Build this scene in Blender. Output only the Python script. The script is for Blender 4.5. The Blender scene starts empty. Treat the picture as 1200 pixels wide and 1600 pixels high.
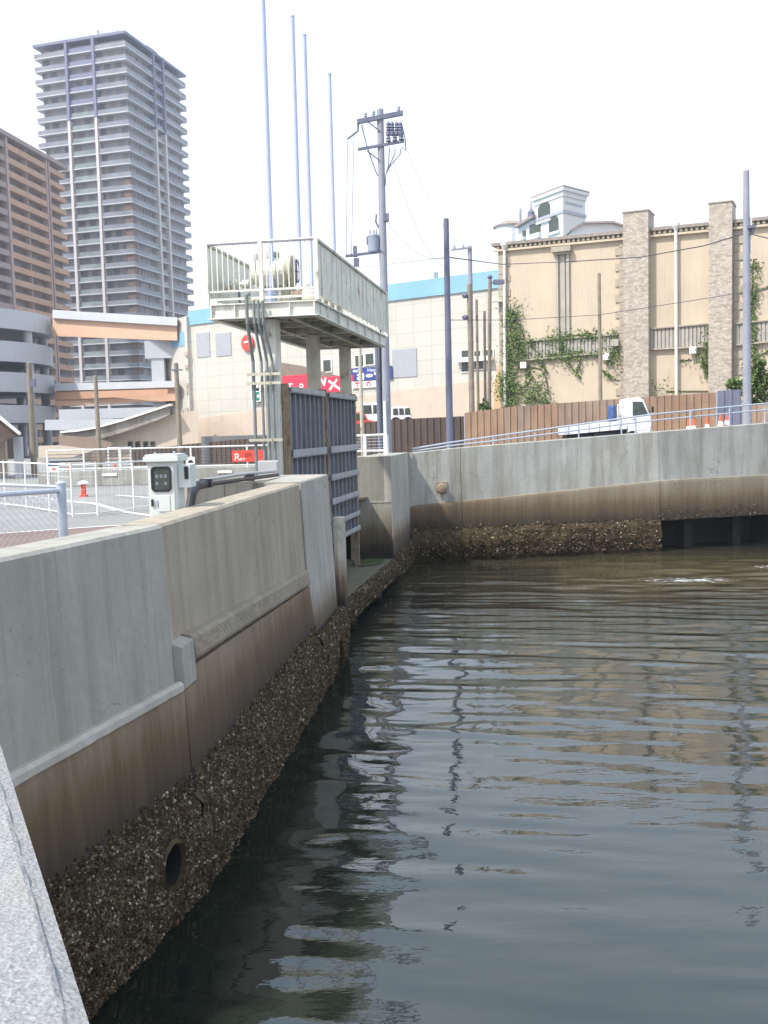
import bpy, math, random
from mathutils import Vector, Matrix
from mathutils.geometry import tessellate_polygon
from mathutils import noise as mnoise

random.seed(7)
R = math.radians
scene = bpy.context.scene
COL = scene.collection

# ------------------------------------------------------------------ camera
E = 3.95                       # eye height above the water (water is z = 0)
FPX = 1550.0                   # focal length in pixels of the 1200x1600 photograph
PITCH, ROLL = R(4.72), R(1.4)
CAMROT = Matrix.Rotation(math.pi/2 - PITCH, 3, 'X') @ Matrix.Rotation(-ROLL, 3, 'Z')
cam = bpy.data.cameras.new('camera')
cam_o = bpy.data.objects.new('camera', cam)
COL.objects.link(cam_o)
cam.sensor_fit = 'VERTICAL'
cam.sensor_height = 36.0
cam.lens = FPX/1600*36.0
cam.clip_start = 0.05
cam.clip_end = 4000
cam_o.matrix_world = Matrix.Translation((0, 0, E)) @ CAMROT.to_4x4()
scene.camera = cam_o
scene.render.resolution_x, scene.render.resolution_y = 768, 1024

# ------------------------------------------------------------------ light
SUN_EL, SUN_AZ = R(52), R(-125)      # azimuth measured from +Y towards +X
sd = Vector((math.sin(SUN_AZ)*math.cos(SUN_EL), math.cos(SUN_AZ)*math.cos(SUN_EL), math.sin(SUN_EL)))
world = bpy.data.worlds.new('World')
scene.world = world
world.use_nodes = True
wn = world.node_tree
sky = wn.nodes.new('ShaderNodeTexSky')
sky.sky_type = 'NISHITA'
sky.sun_disc = False
sky.sun_elevation = SUN_EL
sky.sun_rotation = SUN_AZ
sky.air_density = 1.0
sky.dust_density = 6.0
sky.ozone_density = 1.0
# a thin bright veil of high haze in front of the blue sky
veil = wn.nodes.new('ShaderNodeMix')
veil.data_type = 'RGBA'
veil.inputs[0].default_value = 0.72
vtc = wn.nodes.new('ShaderNodeTexCoord')
vse = wn.nodes.new('ShaderNodeSeparateXYZ')
vra = wn.nodes.new('ShaderNodeValToRGB')              # whiter towards the horizon, bluer overhead
vno = wn.nodes.new('ShaderNodeTexNoise')
vno.inputs['Scale'].default_value = 2.2
vno.inputs['Detail'].default_value = 6
vad = wn.nodes.new('ShaderNodeMath'); vad.operation = 'MULTIPLY_ADD'
vad.inputs[1].default_value = 0.22
wn.links.new(vtc.outputs['Generated'], vse.inputs[0])
wn.links.new(vtc.outputs['Generated'], vno.inputs['Vector'])
wn.links.new(vno.outputs['Fac'], vad.inputs[0])
wn.links.new(vse.outputs[2], vad.inputs[2])
wn.links.new(vad.outputs[0], vra.inputs[0])
vra.color_ramp.elements[0].position = 0.30
vra.color_ramp.elements[0].color = (0.86, 0.89, 0.96, 1)
vra.color_ramp.elements[1].position = 0.72
vra.color_ramp.elements[1].color = (0.68, 0.86, 1.08, 1)
vmu = wn.nodes.new('ShaderNodeVectorMath'); vmu.operation = 'SCALE'
vmu.inputs['Scale'].default_value = 10.0
wn.links.new(vra.outputs[0], vmu.inputs[0])
wn.links.new(vmu.outputs[0], veil.inputs[7])
wn.links.new(sky.outputs[0], veil.inputs[6])
wn.links.new(veil.outputs[2], wn.nodes['Background'].inputs[0])
wn.nodes['Background'].inputs[1].default_value = 0.10
sun = bpy.data.lights.new('sun', 'SUN')
sun.energy = 3.0
sun.angle = R(2)
sun.color = (1.0, 0.95, 0.87)
sun_o = bpy.data.objects.new('sun', sun)
COL.objects.link(sun_o)
sun_o.rotation_euler = (-sd).to_track_quat('-Z', 'Y').to_euler()
sun_o.location = sd*200
vs = scene.view_settings
vs.view_transform = 'Standard'
vs.look = 'None'
vs.gamma = 1.0
vs.use_curve_mapping = False
vs.exposure = 0.92

HAZE = 0.0005

# ------------------------------------------------------------------ helpers
def ray(px, py):
    return CAMROT @ Vector(((px-600)/FPX, -(py-800)/FPX, -1.0))
def at(px, py, Y):
    d = ray(px, py)
    d = d*(Y/d.y)
    return Vector((d.x, d.y, d.z+E))
def atz(px, py, z):
    d = ray(px, py)
    d = d*((z-E)/d.z)
    return Vector((d.x, d.y, z))
V = Vector

class MB:
    def __init__(s): s.v, s.f, s.m = [], [], []
    def add(s, vs, fs, m=0):
        o = len(s.v)
        s.v += [V(p) for p in vs]
        for f in fs:
            s.f.append([i+o for i in f]); s.m.append(m)
        return s
    def obox(s, o, a, b, c, m=0):
        o, a, b, c = V(o), V(a), V(b), V(c)
        if a.cross(b).dot(c) < 0: a, b = b, a
        return s.add([o, o+a, o+a+b, o+b, o+c, o+a+c, o+a+b+c, o+b+c],
            [(3,2,1,0), (4,5,6,7), (0,1,5,4), (1,2,6,5), (2,3,7,6), (3,0,4,7)], m)
    def box(s, c, size, m=0):
        c, z = V(c), V(size)
        return s.obox(c-z/2, (z.x,0,0), (0,z.y,0), (0,0,z.z), m)
    def prism(s, poly, vec, m=0):
        vec = V(vec); poly = [V(p) for p in poly]; n = len(poly)
        nn = V((0,0,0))
        for i in range(n): nn += poly[i].cross(poly[(i+1) % n])
        if nn.dot(vec) > 0: poly = poly[::-1]
        return s.add(poly+[p+vec for p in poly],
            [tuple(range(n)), tuple(range(2*n-1, n-1, -1))] + [((i+1) % n, i, i+n, (i+1) % n+n) for i in range(n)], m)
    def tube(s, p0, p1, r0, r1=None, n=10, m=0, cap=True):
        return s.path([p0, p1], [r0, r0 if r1 is None else r1], n, m, cap)
    def path(s, pts, r, n=8, m=0, cap=True):
        pts = [V(p) for p in pts]
        if not hasattr(r, '__len__'): r = [r]*len(pts)
        o = len(s.v)
        prev = None
        for i, p in enumerate(pts):
            t = (pts[min(i+1, len(pts)-1)]-pts[max(i-1, 0)]).normalized()
            if prev is None:
                x = t.orthogonal().normalized()
            else:
                x = (prev-t*prev.dot(t)).normalized()
            prev = x
            y = t.cross(x)
            for k in range(n):
                a = 2*math.pi*k/n
                s.v.append(p+(x*math.cos(a)+y*math.sin(a))*r[i])
        for i in range(len(pts)-1):
            for k in range(n):
                a, b = o+i*n+k, o+i*n+(k+1) % n
                s.f.append([a, b, b+n, a+n]); s.m.append(m)
        if cap:
            s.f.append([o+k for k in range(n)][::-1]); s.m.append(m)
            e = o+(len(pts)-1)*n
            s.f.append([e+k for k in range(n)]); s.m.append(m)
        return s
    def lathe(s, c, prof, n=16, m=0, axis=None):
        c = V(c); o = len(s.v)
        q = V((0,0,1)).rotation_difference(V(axis)).to_matrix() if axis is not None else Matrix.Identity(3)
        for r, z in prof:
            for k in range(n):
                a = 2*math.pi*k/n
                s.v.append(c+q @ V((r*math.cos(a), r*math.sin(a), z)))
        for i in range(len(prof)-1):
            for k in range(n):
                a, b = o+i*n+k, o+i*n+(k+1) % n
                s.f.append([a, b, b+n, a+n]); s.m.append(m)
        s.f.append([o+k for k in range(n)][::-1]); s.m.append(m)
        e = o+(len(prof)-1)*n
        s.f.append([e+k for k in range(n)]); s.m.append(m)
        return s
    def quad(s, a, b, c, d, m=0): return s.add([a, b, c, d], [(0,1,2,3)], m)
    def build(s, name, mat, parent=None, bevel=0.0, smooth=False, origin=None):
        me = bpy.data.meshes.new(name)
        if parent is not None:
            org = V(parent['_o']) if '_o' in parent else V((0,0,0))
        elif origin is not None:
            org = V(origin)
        else:
            xs = [p.x for p in s.v]; ys = [p.y for p in s.v]; zs = [p.z for p in s.v]
            org = V(((min(xs)+max(xs))/2, (min(ys)+max(ys))/2, min(zs)))
        me.from_pydata([p-org for p in s.v], [], s.f)
        mats = mat if isinstance(mat, (list, tuple)) else [mat]
        for m in mats: me.materials.append(m)
        if len(mats) > 1:
            me.polygons.foreach_set('material_index', s.m)
        if smooth:
            me.polygons.foreach_set('use_smooth', [True]*len(me.polygons))
        me.update()
        o = bpy.data.objects.new(name, me)
        COL.objects.link(o)
        if parent is not None:
            o.parent = parent
            po = V(parent['_po']) if '_po' in parent else V((0,0,0))
            o['_o'] = list(org)
        else:
            o.location = org
            o['_o'] = list(org)
        if bevel:
            b = o.modifiers.new('bevel', 'BEVEL'); b.width = bevel; b.segments = 2; b.limit_method = 'ANGLE'; b.angle_limit = R(40)
        return o

def tag(o, label=None, cat=None, group=None, kind=None):
    if label: o['label'] = label
    if cat: o['category'] = cat
    if group: o['group'] = group
    if kind: o['kind'] = kind
    return o
def thing(name, loc, label, cat, group=None):
    o = bpy.data.objects.new(name, None)
    COL.objects.link(o)
    o.empty_display_size = 0.2
    o.location = loc
    o['_o'] = list(loc)
    return tag(o, label, cat, group)
def dup(root, loc, label=None, group=None, rotz=None):
    r = root.copy(); COL.objects.link(r)
    r.location = loc
    if rotz is not None: r.rotation_euler = (0, 0, rotz)
    if label: r['label'] = label
    if group: r['group'] = group
    for ch in list(root.children):
        c = ch.copy(); COL.objects.link(c); c.parent = r
        for g in ch.children:
            d = g.copy(); COL.objects.link(d); d.parent = c
    return r

# ------------------------------------------------------------------ materials
def NT(name):
    m = bpy.data.materials.new(name); m.use_nodes = True
    return m, m.node_tree, m.node_tree.nodes['Principled BSDF']
def nd(nt, typ, **kw):
    n = nt.nodes.new('ShaderNode'+typ)
    for k, v in kw.items():
        if k in n.inputs: n.inputs[k].default_value = v
        else: setattr(n, k, v)
    return n
def pos(nt, scale=(1,1,1)):
    g = nd(nt, 'NewGeometry')
    if tuple(scale) == (1,1,1): return g.outputs['Position']
    mp = nd(nt, 'Mapping'); mp.inputs['Scale'].default_value = scale
    nt.links.new(g.outputs['Position'], mp.inputs['Vector'])
    return mp.outputs['Vector']
def noise(nt, vec, scale, detail=4, rough=0.6):
    n = nd(nt, 'TexNoise'); n.inputs['Scale'].default_value = scale
    n.inputs['Detail'].default_value = detail; n.inputs['Roughness'].default_value = rough
    nt.links.new(vec, n.inputs['Vector'])
    return n.outputs['Fac']
def ramp(nt, fac, stops):
    r = nd(nt, 'ValToRGB')
    el = r.color_ramp.elements
    while len(el) < len(stops): el.new(0.5)
    for e, (p, c) in zip(el, stops):
        e.position = p
        e.color = (*c, 1) if hasattr(c, '__len__') else (c, c, c, 1)
    nt.links.new(fac, r.inputs[0])
    return r.outputs[0]
def mix(nt, fac, a, b, blend='MIX'):
    n = nd(nt, 'Mix', data_type='RGBA', blend_type=blend)
    for sock, v in ((n.inputs[0], fac), (n.inputs[6], a), (n.inputs[7], b)):
        if hasattr(v, 'is_output'): nt.links.new(v, sock)
        elif hasattr(v, '__len__'): sock.default_value = (*v[:3], 1)
        else: sock.default_value = v
    return n.outputs[2]
def mathn(nt, op, a, b=0.0, clamp=False):
    n = nd(nt, 'Math', operation=op, use_clamp=clamp)
    for sock, v in ((n.inputs[0], a), (n.inputs[1], b)):
        if hasattr(v, 'is_output'): nt.links.new(v, sock)
        else: sock.default_value = v
    return n.outputs[0]
def bump(nt, bsdf, h, strength=0.3, dist=0.02):
    b = nd(nt, 'Bump'); b.inputs['Strength'].default_value = strength; b.inputs['Distance'].default_value = dist
    nt.links.new(h, b.inputs['Height']); nt.links.new(b.outputs[0], bsdf.inputs['Normal'])

def paint(name, c, rough=0.5, var=0.18, scale=3.0, metal=0.0, streak=0.0, rust=0.0, rustc=(0.16,0.07,0.03), bmp=0.0):
    """weathered paint or plain solid surface: blotchy tone, vertical streaks, optional rust patches"""
    m, nt, b = NT(name)
    p = pos(nt)
    f = noise(nt, p, scale, 5)
    col = mix(nt, ramp(nt, f, [(0.3, 0), (0.7, 1)]), [x*(1-var) for x in c], [min(1, x*(1+var)) for x in c])
    if streak:
        sf = noise(nt, pos(nt, (5, 5, 0.35)), 2.0, 4)
        col = mix(nt, mathn(nt, 'MULTIPLY', ramp(nt, sf, [(0.45, 0), (0.75, 1)]), streak), col, [x*0.35 for x in c])
    if rust:
        rf = noise(nt, pos(nt, (1, 1, 0.5)), 3.1, 8, 0.7)
        col = mix(nt, ramp(nt, rf, [(0.66-rust*0.25, 0), (0.74-rust*0.2, 1)]), col, rustc)
    nt.links.new(col, b.inputs['Base Color'])
    b.inputs['Roughness'].default_value = rough
    b.inputs['Metallic'].default_value = metal
    if bmp:
        bump(nt, b, noise(nt, p, 40, 4), bmp, 0.01)
    return m

def concrete(name, c=(0.34,0.34,0.32), stain=0.5, tide=None, warm=(0.24,0.16,0.08), streak_scale=3.0, rust=0.0, dark=(0.02,0.017,0.012), boards=0.0, spec=0.5):
    """cast concrete: cloudy tone, vertical rain streaks, pits; tide = (z_clean, z_brown, z_dark) of the tidal stain"""
    m, nt, b = NT(name)
    p = pos(nt)
    col = mix(nt, ramp(nt, noise(nt, p, 0.9, 6, 0.65), [(0.3, 0), (0.7, 1)]), [x*0.8 for x in c], [x*1.12 for x in c])
    col = mix(nt, mathn(nt, 'MULTIPLY', ramp(nt, noise(nt, p, 14, 5, 0.7), [(0.35, 0), (0.65, 1)]), 0.3), col, [x*0.6 for x in c])
    s1 = ramp(nt, noise(nt, pos(nt, (streak_scale, streak_scale, 0.16)), 1.6, 5, 0.65), [(0.42, 0), (0.72, 1)])
    col = mix(nt, mathn(nt, 'MULTIPLY', s1, stain), col, [c[0]*0.5, c[1]*0.46, c[2]*0.4])
    s2 = ramp(nt, noise(nt, pos(nt, (streak_scale*2.2, streak_scale*2.2, 0.12)), 2.2, 3, 0.6), [(0.6, 0), (0.7, 1)])
    col = mix(nt, mathn(nt, 'MULTIPLY', s2, stain*0.5), col, [c[0]*1.25, c[1]*1.27, c[2]*1.3])
    if boards:
        sb = nd(nt, 'SeparateXYZ'); nt.links.new(p, sb.inputs[0])
        fr = mathn(nt, 'FRACT', mathn(nt, 'DIVIDE', mathn(nt, 'ADD', sb.outputs[1], mathn(nt, 'MULTIPLY', noise(nt, p, 0.8, 2), 0.05)), boards))
        ln = ramp(nt, fr, [(0.0, 1), (0.03, 0.0)])
        col = mix(nt, mathn(nt, 'MULTIPLY', mathn(nt, 'MULTIPLY', ln, noise(nt, p, 2.5, 3)), 0.75), col, [x*0.5 for x in c])
        bt = nd(nt, 'TexWhiteNoise', noise_dimensions='1D'); nt.links.new(mathn(nt, 'FLOOR', mathn(nt, 'DIVIDE', sb.outputs[1], boards)), bt.inputs['W'])
        col = mix(nt, mathn(nt, 'MULTIPLY', bt.outputs['Value'], 0.22), col, [x*0.72 for x in c])
    if rust:
        rf = ramp(nt, noise(nt, pos(nt, (3, 3, 0.4)), 1.7, 6, 0.7), [(0.55, 0), (0.68, 1)])
        col = mix(nt, mathn(nt, 'MULTIPLY', rf, rust), col, (0.30, 0.17, 0.08))
    cn = nd(nt, 'TexNoise'); cn.inputs['Scale'].default_value = 1.8; cn.inputs['Detail'].default_value = 6; nt.links.new(p, cn.inputs['Vector'])
    cw = nd(nt, 'VectorMath', operation='MULTIPLY_ADD'); cw.inputs[1].default_value = (0.9,0.9,0.9); nt.links.new(cn.outputs['Color'], cw.inputs[0]); nt.links.new(p, cw.inputs[2])
    cv = nd(nt, 'TexVoronoi', feature='DISTANCE_TO_EDGE'); cv.inputs['Scale'].default_value = 0.55; nt.links.new(cw.outputs[0], cv.inputs['Vector'])
    cf_ = mathn(nt, 'MULTIPLY', ramp(nt, cv.outputs['Distance'], [(0.0, 1), (0.007, 0)]), ramp(nt, noise(nt, p, 0.7, 2), [(0.5, 0), (0.62, 0.75)]))
    col = mix(nt, cf_, col, [x*0.3 for x in c])
    ef = mathn(nt, 'MULTIPLY', ramp(nt, noise(nt, pos(nt, (2.5, 2.5, 1.2)), 1.1, 7, 0.75), [(0.64, 0), (0.7, 1)]), 0.35)
    col = mix(nt, ef, col, [min(0.62, x*1.5+0.04) for x in c])
    pits = nd(nt, 'TexVoronoi'); pits.inputs['Scale'].default_value = 9
    nt.links.new(p, pits.inputs['Vector'])
    pf = ramp(nt, pits.outputs['Distance'], [(0.05, 1), (0.09, 0)])
    col = mix(nt, mathn(nt, 'MULTIPLY', pf, 0.6), col, [x*0.35 for x in c])
    if tide:
        sx = nd(nt, 'SeparateXYZ'); nt.links.new(p, sx.inputs[0])
        wob = noise(nt, pos(nt, (2.2, 2.2, 0.25)), 1.4, 6, 0.7)
        z = mathn(nt, 'ADD', sx.outputs[2], mathn(nt, 'MULTIPLY', mathn(nt, 'SUBTRACT', wob, 0.5), -0.55))
        wob2 = noise(nt, pos(nt, (9, 9, 0.5)), 1.3, 5, 0.7)
        z = mathn(nt, 'ADD', z, mathn(nt, 'MULTIPLY', mathn(nt, 'SUBTRACT', wob2, 0.5), -0.5))
        zc, zb, zd = tide
        k = mathn(nt, 'DIVIDE', mathn(nt, 'SUBTRACT', zc, z), max(zc-zd, 0.01), True)
        mid = (zc-zb)/(zc-zd)
        f = ramp(nt, k, [(0, 0), (mid, 0.9), (1, 1)])
        tc = ramp(nt, k, [(0, warm), (mid, [x*0.5 for x in warm]), (min(mid+0.32, 0.97), [x*0.13+d*0.6 for x, d in zip(warm, dark)]), (1, dark)])
        col = mix(nt, f, col, tc)
    nt.links.new(col, b.inputs['Base Color'])
    b.inputs['Roughness'].default_value = 0.92
    b.inputs['Specular IOR Level'].default_value = spec
    h = mathn(nt, 'ADD', noise(nt, p, 30, 6, 0.7), mathn(nt, 'MULTIPLY', pf, -0.6))
    bump(nt, b, h, 0.35, 0.012)
    return m

def island(name, stops, rough=0.7, sub=0.0):
    m, nt, b = NT(name)
    g = nd(nt, 'NewGeometry')
    nt.links.new(ramp(nt, g.outputs['Random Per Island'], stops), b.inputs['Base Color'])
    b.inputs['Roughness'].default_value = rough
    return m

M = {}
M['conc_near'] = concrete('concrete seawall panel', (0.37,0.352,0.305), 0.65, boards=0.62)
M['conc_b'] = concrete('concrete seawall warm', (0.38,0.33,0.258), 0.7, rust=0.3, boards=0.62)
M['conc_pier'] = concrete('concrete pier pale', (0.40,0.38,0.335), 0.5, tide=(1.55,1.1,0.6), warm=(0.2,0.13,0.07))
M['conc_low'] = concrete('concrete tidal', (0.28,0.235,0.175), 0.8, tide=(2.0,1.5,0.88), rust=0.4, warm=(0.215,0.122,0.05))
M['conc_curb'] = concrete('rough concrete curb', (0.29,0.245,0.19), 0.5, rust=0.5)
M['conc_cap'] = concrete('coping concrete', (0.46,0.42,0.36), 0.2, rust=0.2)
M['conc_far'] = concrete('far concrete', (0.39,0.39,0.36), 0.95, streak_scale=1.6)
M['conc_far_low'] = concrete('far tidal concrete', (0.28,0.245,0.19), 0.6, tide=(2.15,1.55,0.85), streak_scale=1.4, warm=(0.24,0.16,0.085))
M['conc_abut'] = concrete('abutment concrete', (0.34,0.33,0.28), 0.5, tide=(1.95,1.35,0.8), warm=(0.2,0.14,0.075))
M['conc_abut_up'] = concrete('abutment panel', (0.27,0.265,0.22), 0.6)
M['sill'] = concrete('sill concrete', (0.15,0.135,0.09), 0.5, tide=(0.60,0.4,0.0), warm=(0.10,0.07,0.04))
M['crust'] = concrete('barnacle crust', (0.075,0.057,0.034), 0.7, tide=(0.8,0.35,0.0), warm=(0.068,0.046,0.022), dark=(0.025,0.02,0.01), spec=0.15)
M['shell'] = island('barnacle shells', [(0.0,(0.028,0.019,0.010)), (0.5,(0.064,0.045,0.024)), (0.82,(0.115,0.083,0.047)), (0.95,(0.20,0.158,0.104)), (1.0,(0.42,0.37,0.285))], 0.8)
M['shell'].node_tree.nodes['Principled BSDF'].inputs['Specular IOR Level'].default_value = 0.15
M['black'] = paint('painted void shade', (0.012,0.011,0.01), 0.9)  # near-black puts the shade inside drain holes and undercut into the colour
M['algae'] = paint('green algae', (0.05,0.075,0.018), 0.9, 0.5, 9, bmp=0.5)
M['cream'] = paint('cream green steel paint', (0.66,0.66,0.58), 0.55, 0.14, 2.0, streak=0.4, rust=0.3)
M['creamd'] = paint('darker cream steel paint', (0.44,0.42,0.34), 0.7, 0.2, 3.0, streak=0.3, rust=0.35)  # darker copy of the cream, lifted to paint bounce light under the platform
M['railp'] = paint('purple grey rail', (0.42,0.40,0.44), 0.5)
M['grate'] = paint('deck grating', (0.17,0.155,0.13), 0.8)
M['gate'] = paint('slate gate paint', (0.20,0.21,0.232), 0.55, 0.15, 2.5, streak=0.35)
M['gatel'] = paint('gate rib paint', (0.34,0.35,0.37), 0.5, 0.15, 3.0, streak=0.2)
M['guide'] = paint('rusty guide', (0.24,0.18,0.12), 0.8, 0.3, 6, rust=0.4)
M['spindle'] = paint('flare tinted pipe', (0.44,0.48,0.68), 0.45, 0.06)  # blue of the sky flare put into the pipe colour
M['conduit'] = paint('dark conduit', (0.15,0.18,0.19), 0.5)
M['cab'] = paint('cabinet grey green', (0.56,0.60,0.57), 0.5, 0.05)
M['glass'] = paint('dark glass', (0.05,0.065,0.055), 0.15, 0.4, 6)
M['greybox'] = paint('grey box', (0.36,0.36,0.37), 0.55, 0.05)
M['hose'] = paint('black hose', (0.010,0.011,0.016), 0.5)
M['galv'] = paint('galvanised', (0.36,0.40,0.47), 0.5, 0.1, 5)
M['white'] = paint('white paint', (0.78,0.77,0.74), 0.5, 0.05)
M['whiter'] = paint('white rail', (0.72,0.72,0.70), 0.5, 0.08, rust=0.0)
M['red'] = paint('red plastic', (0.68,0.07,0.045), 0.5, 0.05)
M['signred'] = paint('red sign', (0.75,0.035,0.07), 0.5, 0.03)
M['blue'] = paint('blue sign', (0.03,0.05,0.22), 0.5, 0.1)
M['tarp'] = paint('blue tarp', (0.04,0.08,0.22), 0.6, 0.25, 5)
M['cone'] = paint('orange cone', (0.8,0.12,0.04), 0.5, 0.05)
M['pole'] = paint('concrete pole', (0.27,0.28,0.33), 0.8, 0.12, 2, streak=0.2)  # bluish cast is sky flare mixed into the concrete tone
M['poleb'] = paint('dark blue pole', (0.115,0.125,0.185), 0.6, 0.1, 2)  # blue from sky flare painted into the pole
M['polew'] = paint('brown wooden pole', (0.24,0.20,0.155), 0.85, 0.2, 3, streak=0.3)
M['hard'] = paint('pole hardware', (0.13,0.14,0.20), 0.6)
M['trans'] = paint('transformer grey', (0.26,0.29,0.36), 0.5)
M['wire'] = paint('cable', (0.06,0.06,0.075), 0.6)
M['brownf'] = paint('dark brown sheet', (0.085,0.058,0.045), 0.6, 0.15, 2)
M['asph'] = None

# asphalt and other ground materials
def asphalt(name, c, c2):
    m, nt, b = NT(name)
    p = pos(nt)
    col = mix(nt, ramp(nt, noise(nt, p, 0.35, 6), [(0.35, 0), (0.65, 1)]), c, c2)
    col = mix(nt, mathn(nt, 'MULTIPLY', noise(nt, p, 60, 3), 0.5), col, [x*0.55 for x in c])
    nt.links.new(col, b.inputs['Base Color']); b.inputs['Roughness'].default_value = 0.9
    bump(nt, b, noise(nt, p, 70, 3), 0.3, 0.01)
    return m
M['asph'] = asphalt('lot asphalt', (0.22,0.215,0.205), (0.30,0.295,0.28))
M['brick'] = asphalt('red paving', (0.17,0.11,0.09), (0.24,0.17,0.145))
M['road'] = asphalt('road asphalt', (0.20,0.20,0.20), (0.26,0.26,0.255))
M['line'] = paint('road paint', (0.75,0.74,0.71), 0.7, 0.15, 12)

# rough cast parapet
m, nt, b = NT('rough parapet concrete')
p = pos(nt)
vo = nd(nt, 'TexVoronoi'); vo.inputs['Scale'].default_value = 130; nt.links.new(p, vo.inputs['Vector'])
vo2 = nd(nt, 'TexVoronoi'); vo2.inputs['Scale'].default_value = 85; nt.links.new(p, vo2.inputs['Vector'])
n1 = noise(nt, p, 110, 8, 0.75)
col = mix(nt, ramp(nt, n1, [(0.38, 0), (0.6, 1)]), (0.22,0.22,0.225), (0.40,0.40,0.41))
col = mix(nt, ramp(nt, noise(nt, p, 6, 4), [(0.4, 0), (0.7, 0.5)]), col, (0.36,0.33,0.28))
col = mix(nt, mathn(nt, 'MULTIPLY', ramp(nt, vo2.outputs['Distance'], [(0.12, 1), (0.3, 0)]), 0.5), col, (0.14,0.14,0.14))
nt.links.new(col, b.inputs['Base Color']); b.inputs['Roughness'].default_value = 0.95
hh = mathn(nt, 'ADD', mathn(nt, 'MULTIPLY', vo.outputs['Distance'], 0.8), mathn(nt, 'MULTIPLY', n1, 1.2))
bump(nt, b, hh, 0.8, 0.007)
M['rough'] = m

# water
m, nt, b = NT('murky harbour water')
p = pos(nt)
dep = ramp(nt, noise(nt, p, 0.25, 4), [(0.35, (0.008,0.0125,0.010)), (0.7, (0.015,0.019,0.0135))])
# silt, foam and painted white sparkle at the outfall near the far wall
def spot(cx, cy, rx, ry, nsc, lo, hi):
    mp = nd(nt, 'Mapping'); mp.inputs['Location'].default_value = (-cx/rx, -cy/ry, 0); mp.inputs['Scale'].default_value = (1/rx, 1/ry, 0)
    nt.links.new(p, mp.inputs['Vector'])
    ln = nd(nt, 'VectorMath', operation='LENGTH'); nt.links.new(mp.outputs[0], ln.inputs[0])
    return mathn(nt, 'SUBTRACT', 1.0, ln.outputs['Value'], True)
silt = spot(8.0, 26.5, 10.0, 5.5, 1, 0, 1)
dep = mix(nt, mathn(nt, 'MULTIPLY', silt, 1.0), dep, (0.085,0.068,0.036))
fo = spot(7.7, 24.7, 2.0, 0.8, 1, 0, 1)
fo2 = spot(10.6, 26.6, 1.3, 0.4, 1, 0, 1)
fm = mathn(nt, 'ADD', mathn(nt, 'MAXIMUM', fo, fo2), mathn(nt, 'MULTIPLY', mathn(nt, 'SUBTRACT', noise(nt, pos(nt, (1,3.5,1)), 2.6, 8, 0.8), 0.5), 4.5))
fm = ramp(nt, fm, [(0.72, 0), (1.0, 0.9)])
fm = mathn(nt, 'MULTIPLY', fm, ramp(nt, mathn(nt, 'MAXIMUM', fo, fo2), [(0.0, 0), (0.25, 1)]))
dep = mix(nt, fm, dep, (0.75,0.76,0.76))
nt.links.new(dep, b.inputs['Base Color'])
nt.links.new(mathn(nt, 'ADD', mathn(nt, 'MULTIPLY', fm, 0.5), 0.015), b.inputs['Roughness'])
b.inputs['IOR'].default_value = 1.70
rp = noise(nt, pos(nt, (0.6, 1.6, 1)), 4.5, 3, 0.55)
bump(nt, b, rp, 0.09, 0.04)
M['water'] = m

def leaves(name, a, bb, c):
    return island(name, [(0.0, a), (0.5, bb), (1.0, c)], 0.6)
M['ivy'] = leaves('ivy leaves', (0.035,0.07,0.014), (0.075,0.13,0.025), (0.15,0.21,0.05))
M['bush'] = leaves('bush leaves', (0.03,0.06,0.012), (0.07,0.12,0.025), (0.14,0.2,0.05))
M['stem'] = paint('vine stem', (0.12,0.09,0.05), 0.9)

# ================================================================== SETTING
ZT, ZL = 3.2, 2.25             # top of the near seawall, level of the car park
A0, A1, B1, C1 = V((-2.62,5.55,0)), V((-1.87,8.3,0)), V((-1.24,14.6,0)), V((-0.97,17.05,0))
GD = V((0.172,0.985,0)).normalized()          # direction of the gate line
GL = V((-GD.y, GD.x, 0))                      # towards the land
F0 = V((-1.07,17.5,0))                        # front water-side corner of the gate platform
def gp(t, b, z): return F0 + GD*t + GL*b + V((0,0,z))
AB0, AB1, AB2 = V((-0.85,25.6,0)), V((0.2,25.6,0)), V((0.76,29.4,0))
FW = [V((0.76,29.4,0)), V((2.32,29.62,0)), V((8.5,30.6,0)), V((12.6,31.9,0)), V((21,34.5,0)), V((40,40,0))]

def flat(name, poly, z, mat, kind='structure'):
    tri = tessellate_polygon([[V((p[0], p[1], 0)) for p in poly]])
    mb = MB(); mb.v = [V((p[0], p[1], z)) for p in poly]
    for t in tri:
        a, b2, c = [mb.v[i] for i in t]
        if (b2-a).cross(c-a).z < 0: t = t[::-1]
        mb.f.append(list(t)); mb.m.append(0)
    o = mb.build(name, mat, origin=(0,0,z))
    return tag(o, kind=kind)

gb0, gb1 = gp(-0.3, 2.3, 0), gp(8.1, 2.3, 0)
ground = flat('ground', [(2.3,-3.6),(-0.75,1.9),(-2.95,5.75),(-2.1,8.3),(-1.5,14.6),(-1.9,17.0),gb0[:2],gb1[:2],(-0.9,26.0),(0.5,29.6),
    (2.3,29.85),(8.5,30.85),(12.5,32.15),(21,34.8),(40,40.3),(300,90),(480,130),(480,480),(-480,480),(-480,-150),(2.3,-150)], ZL, M['asph'])

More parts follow.
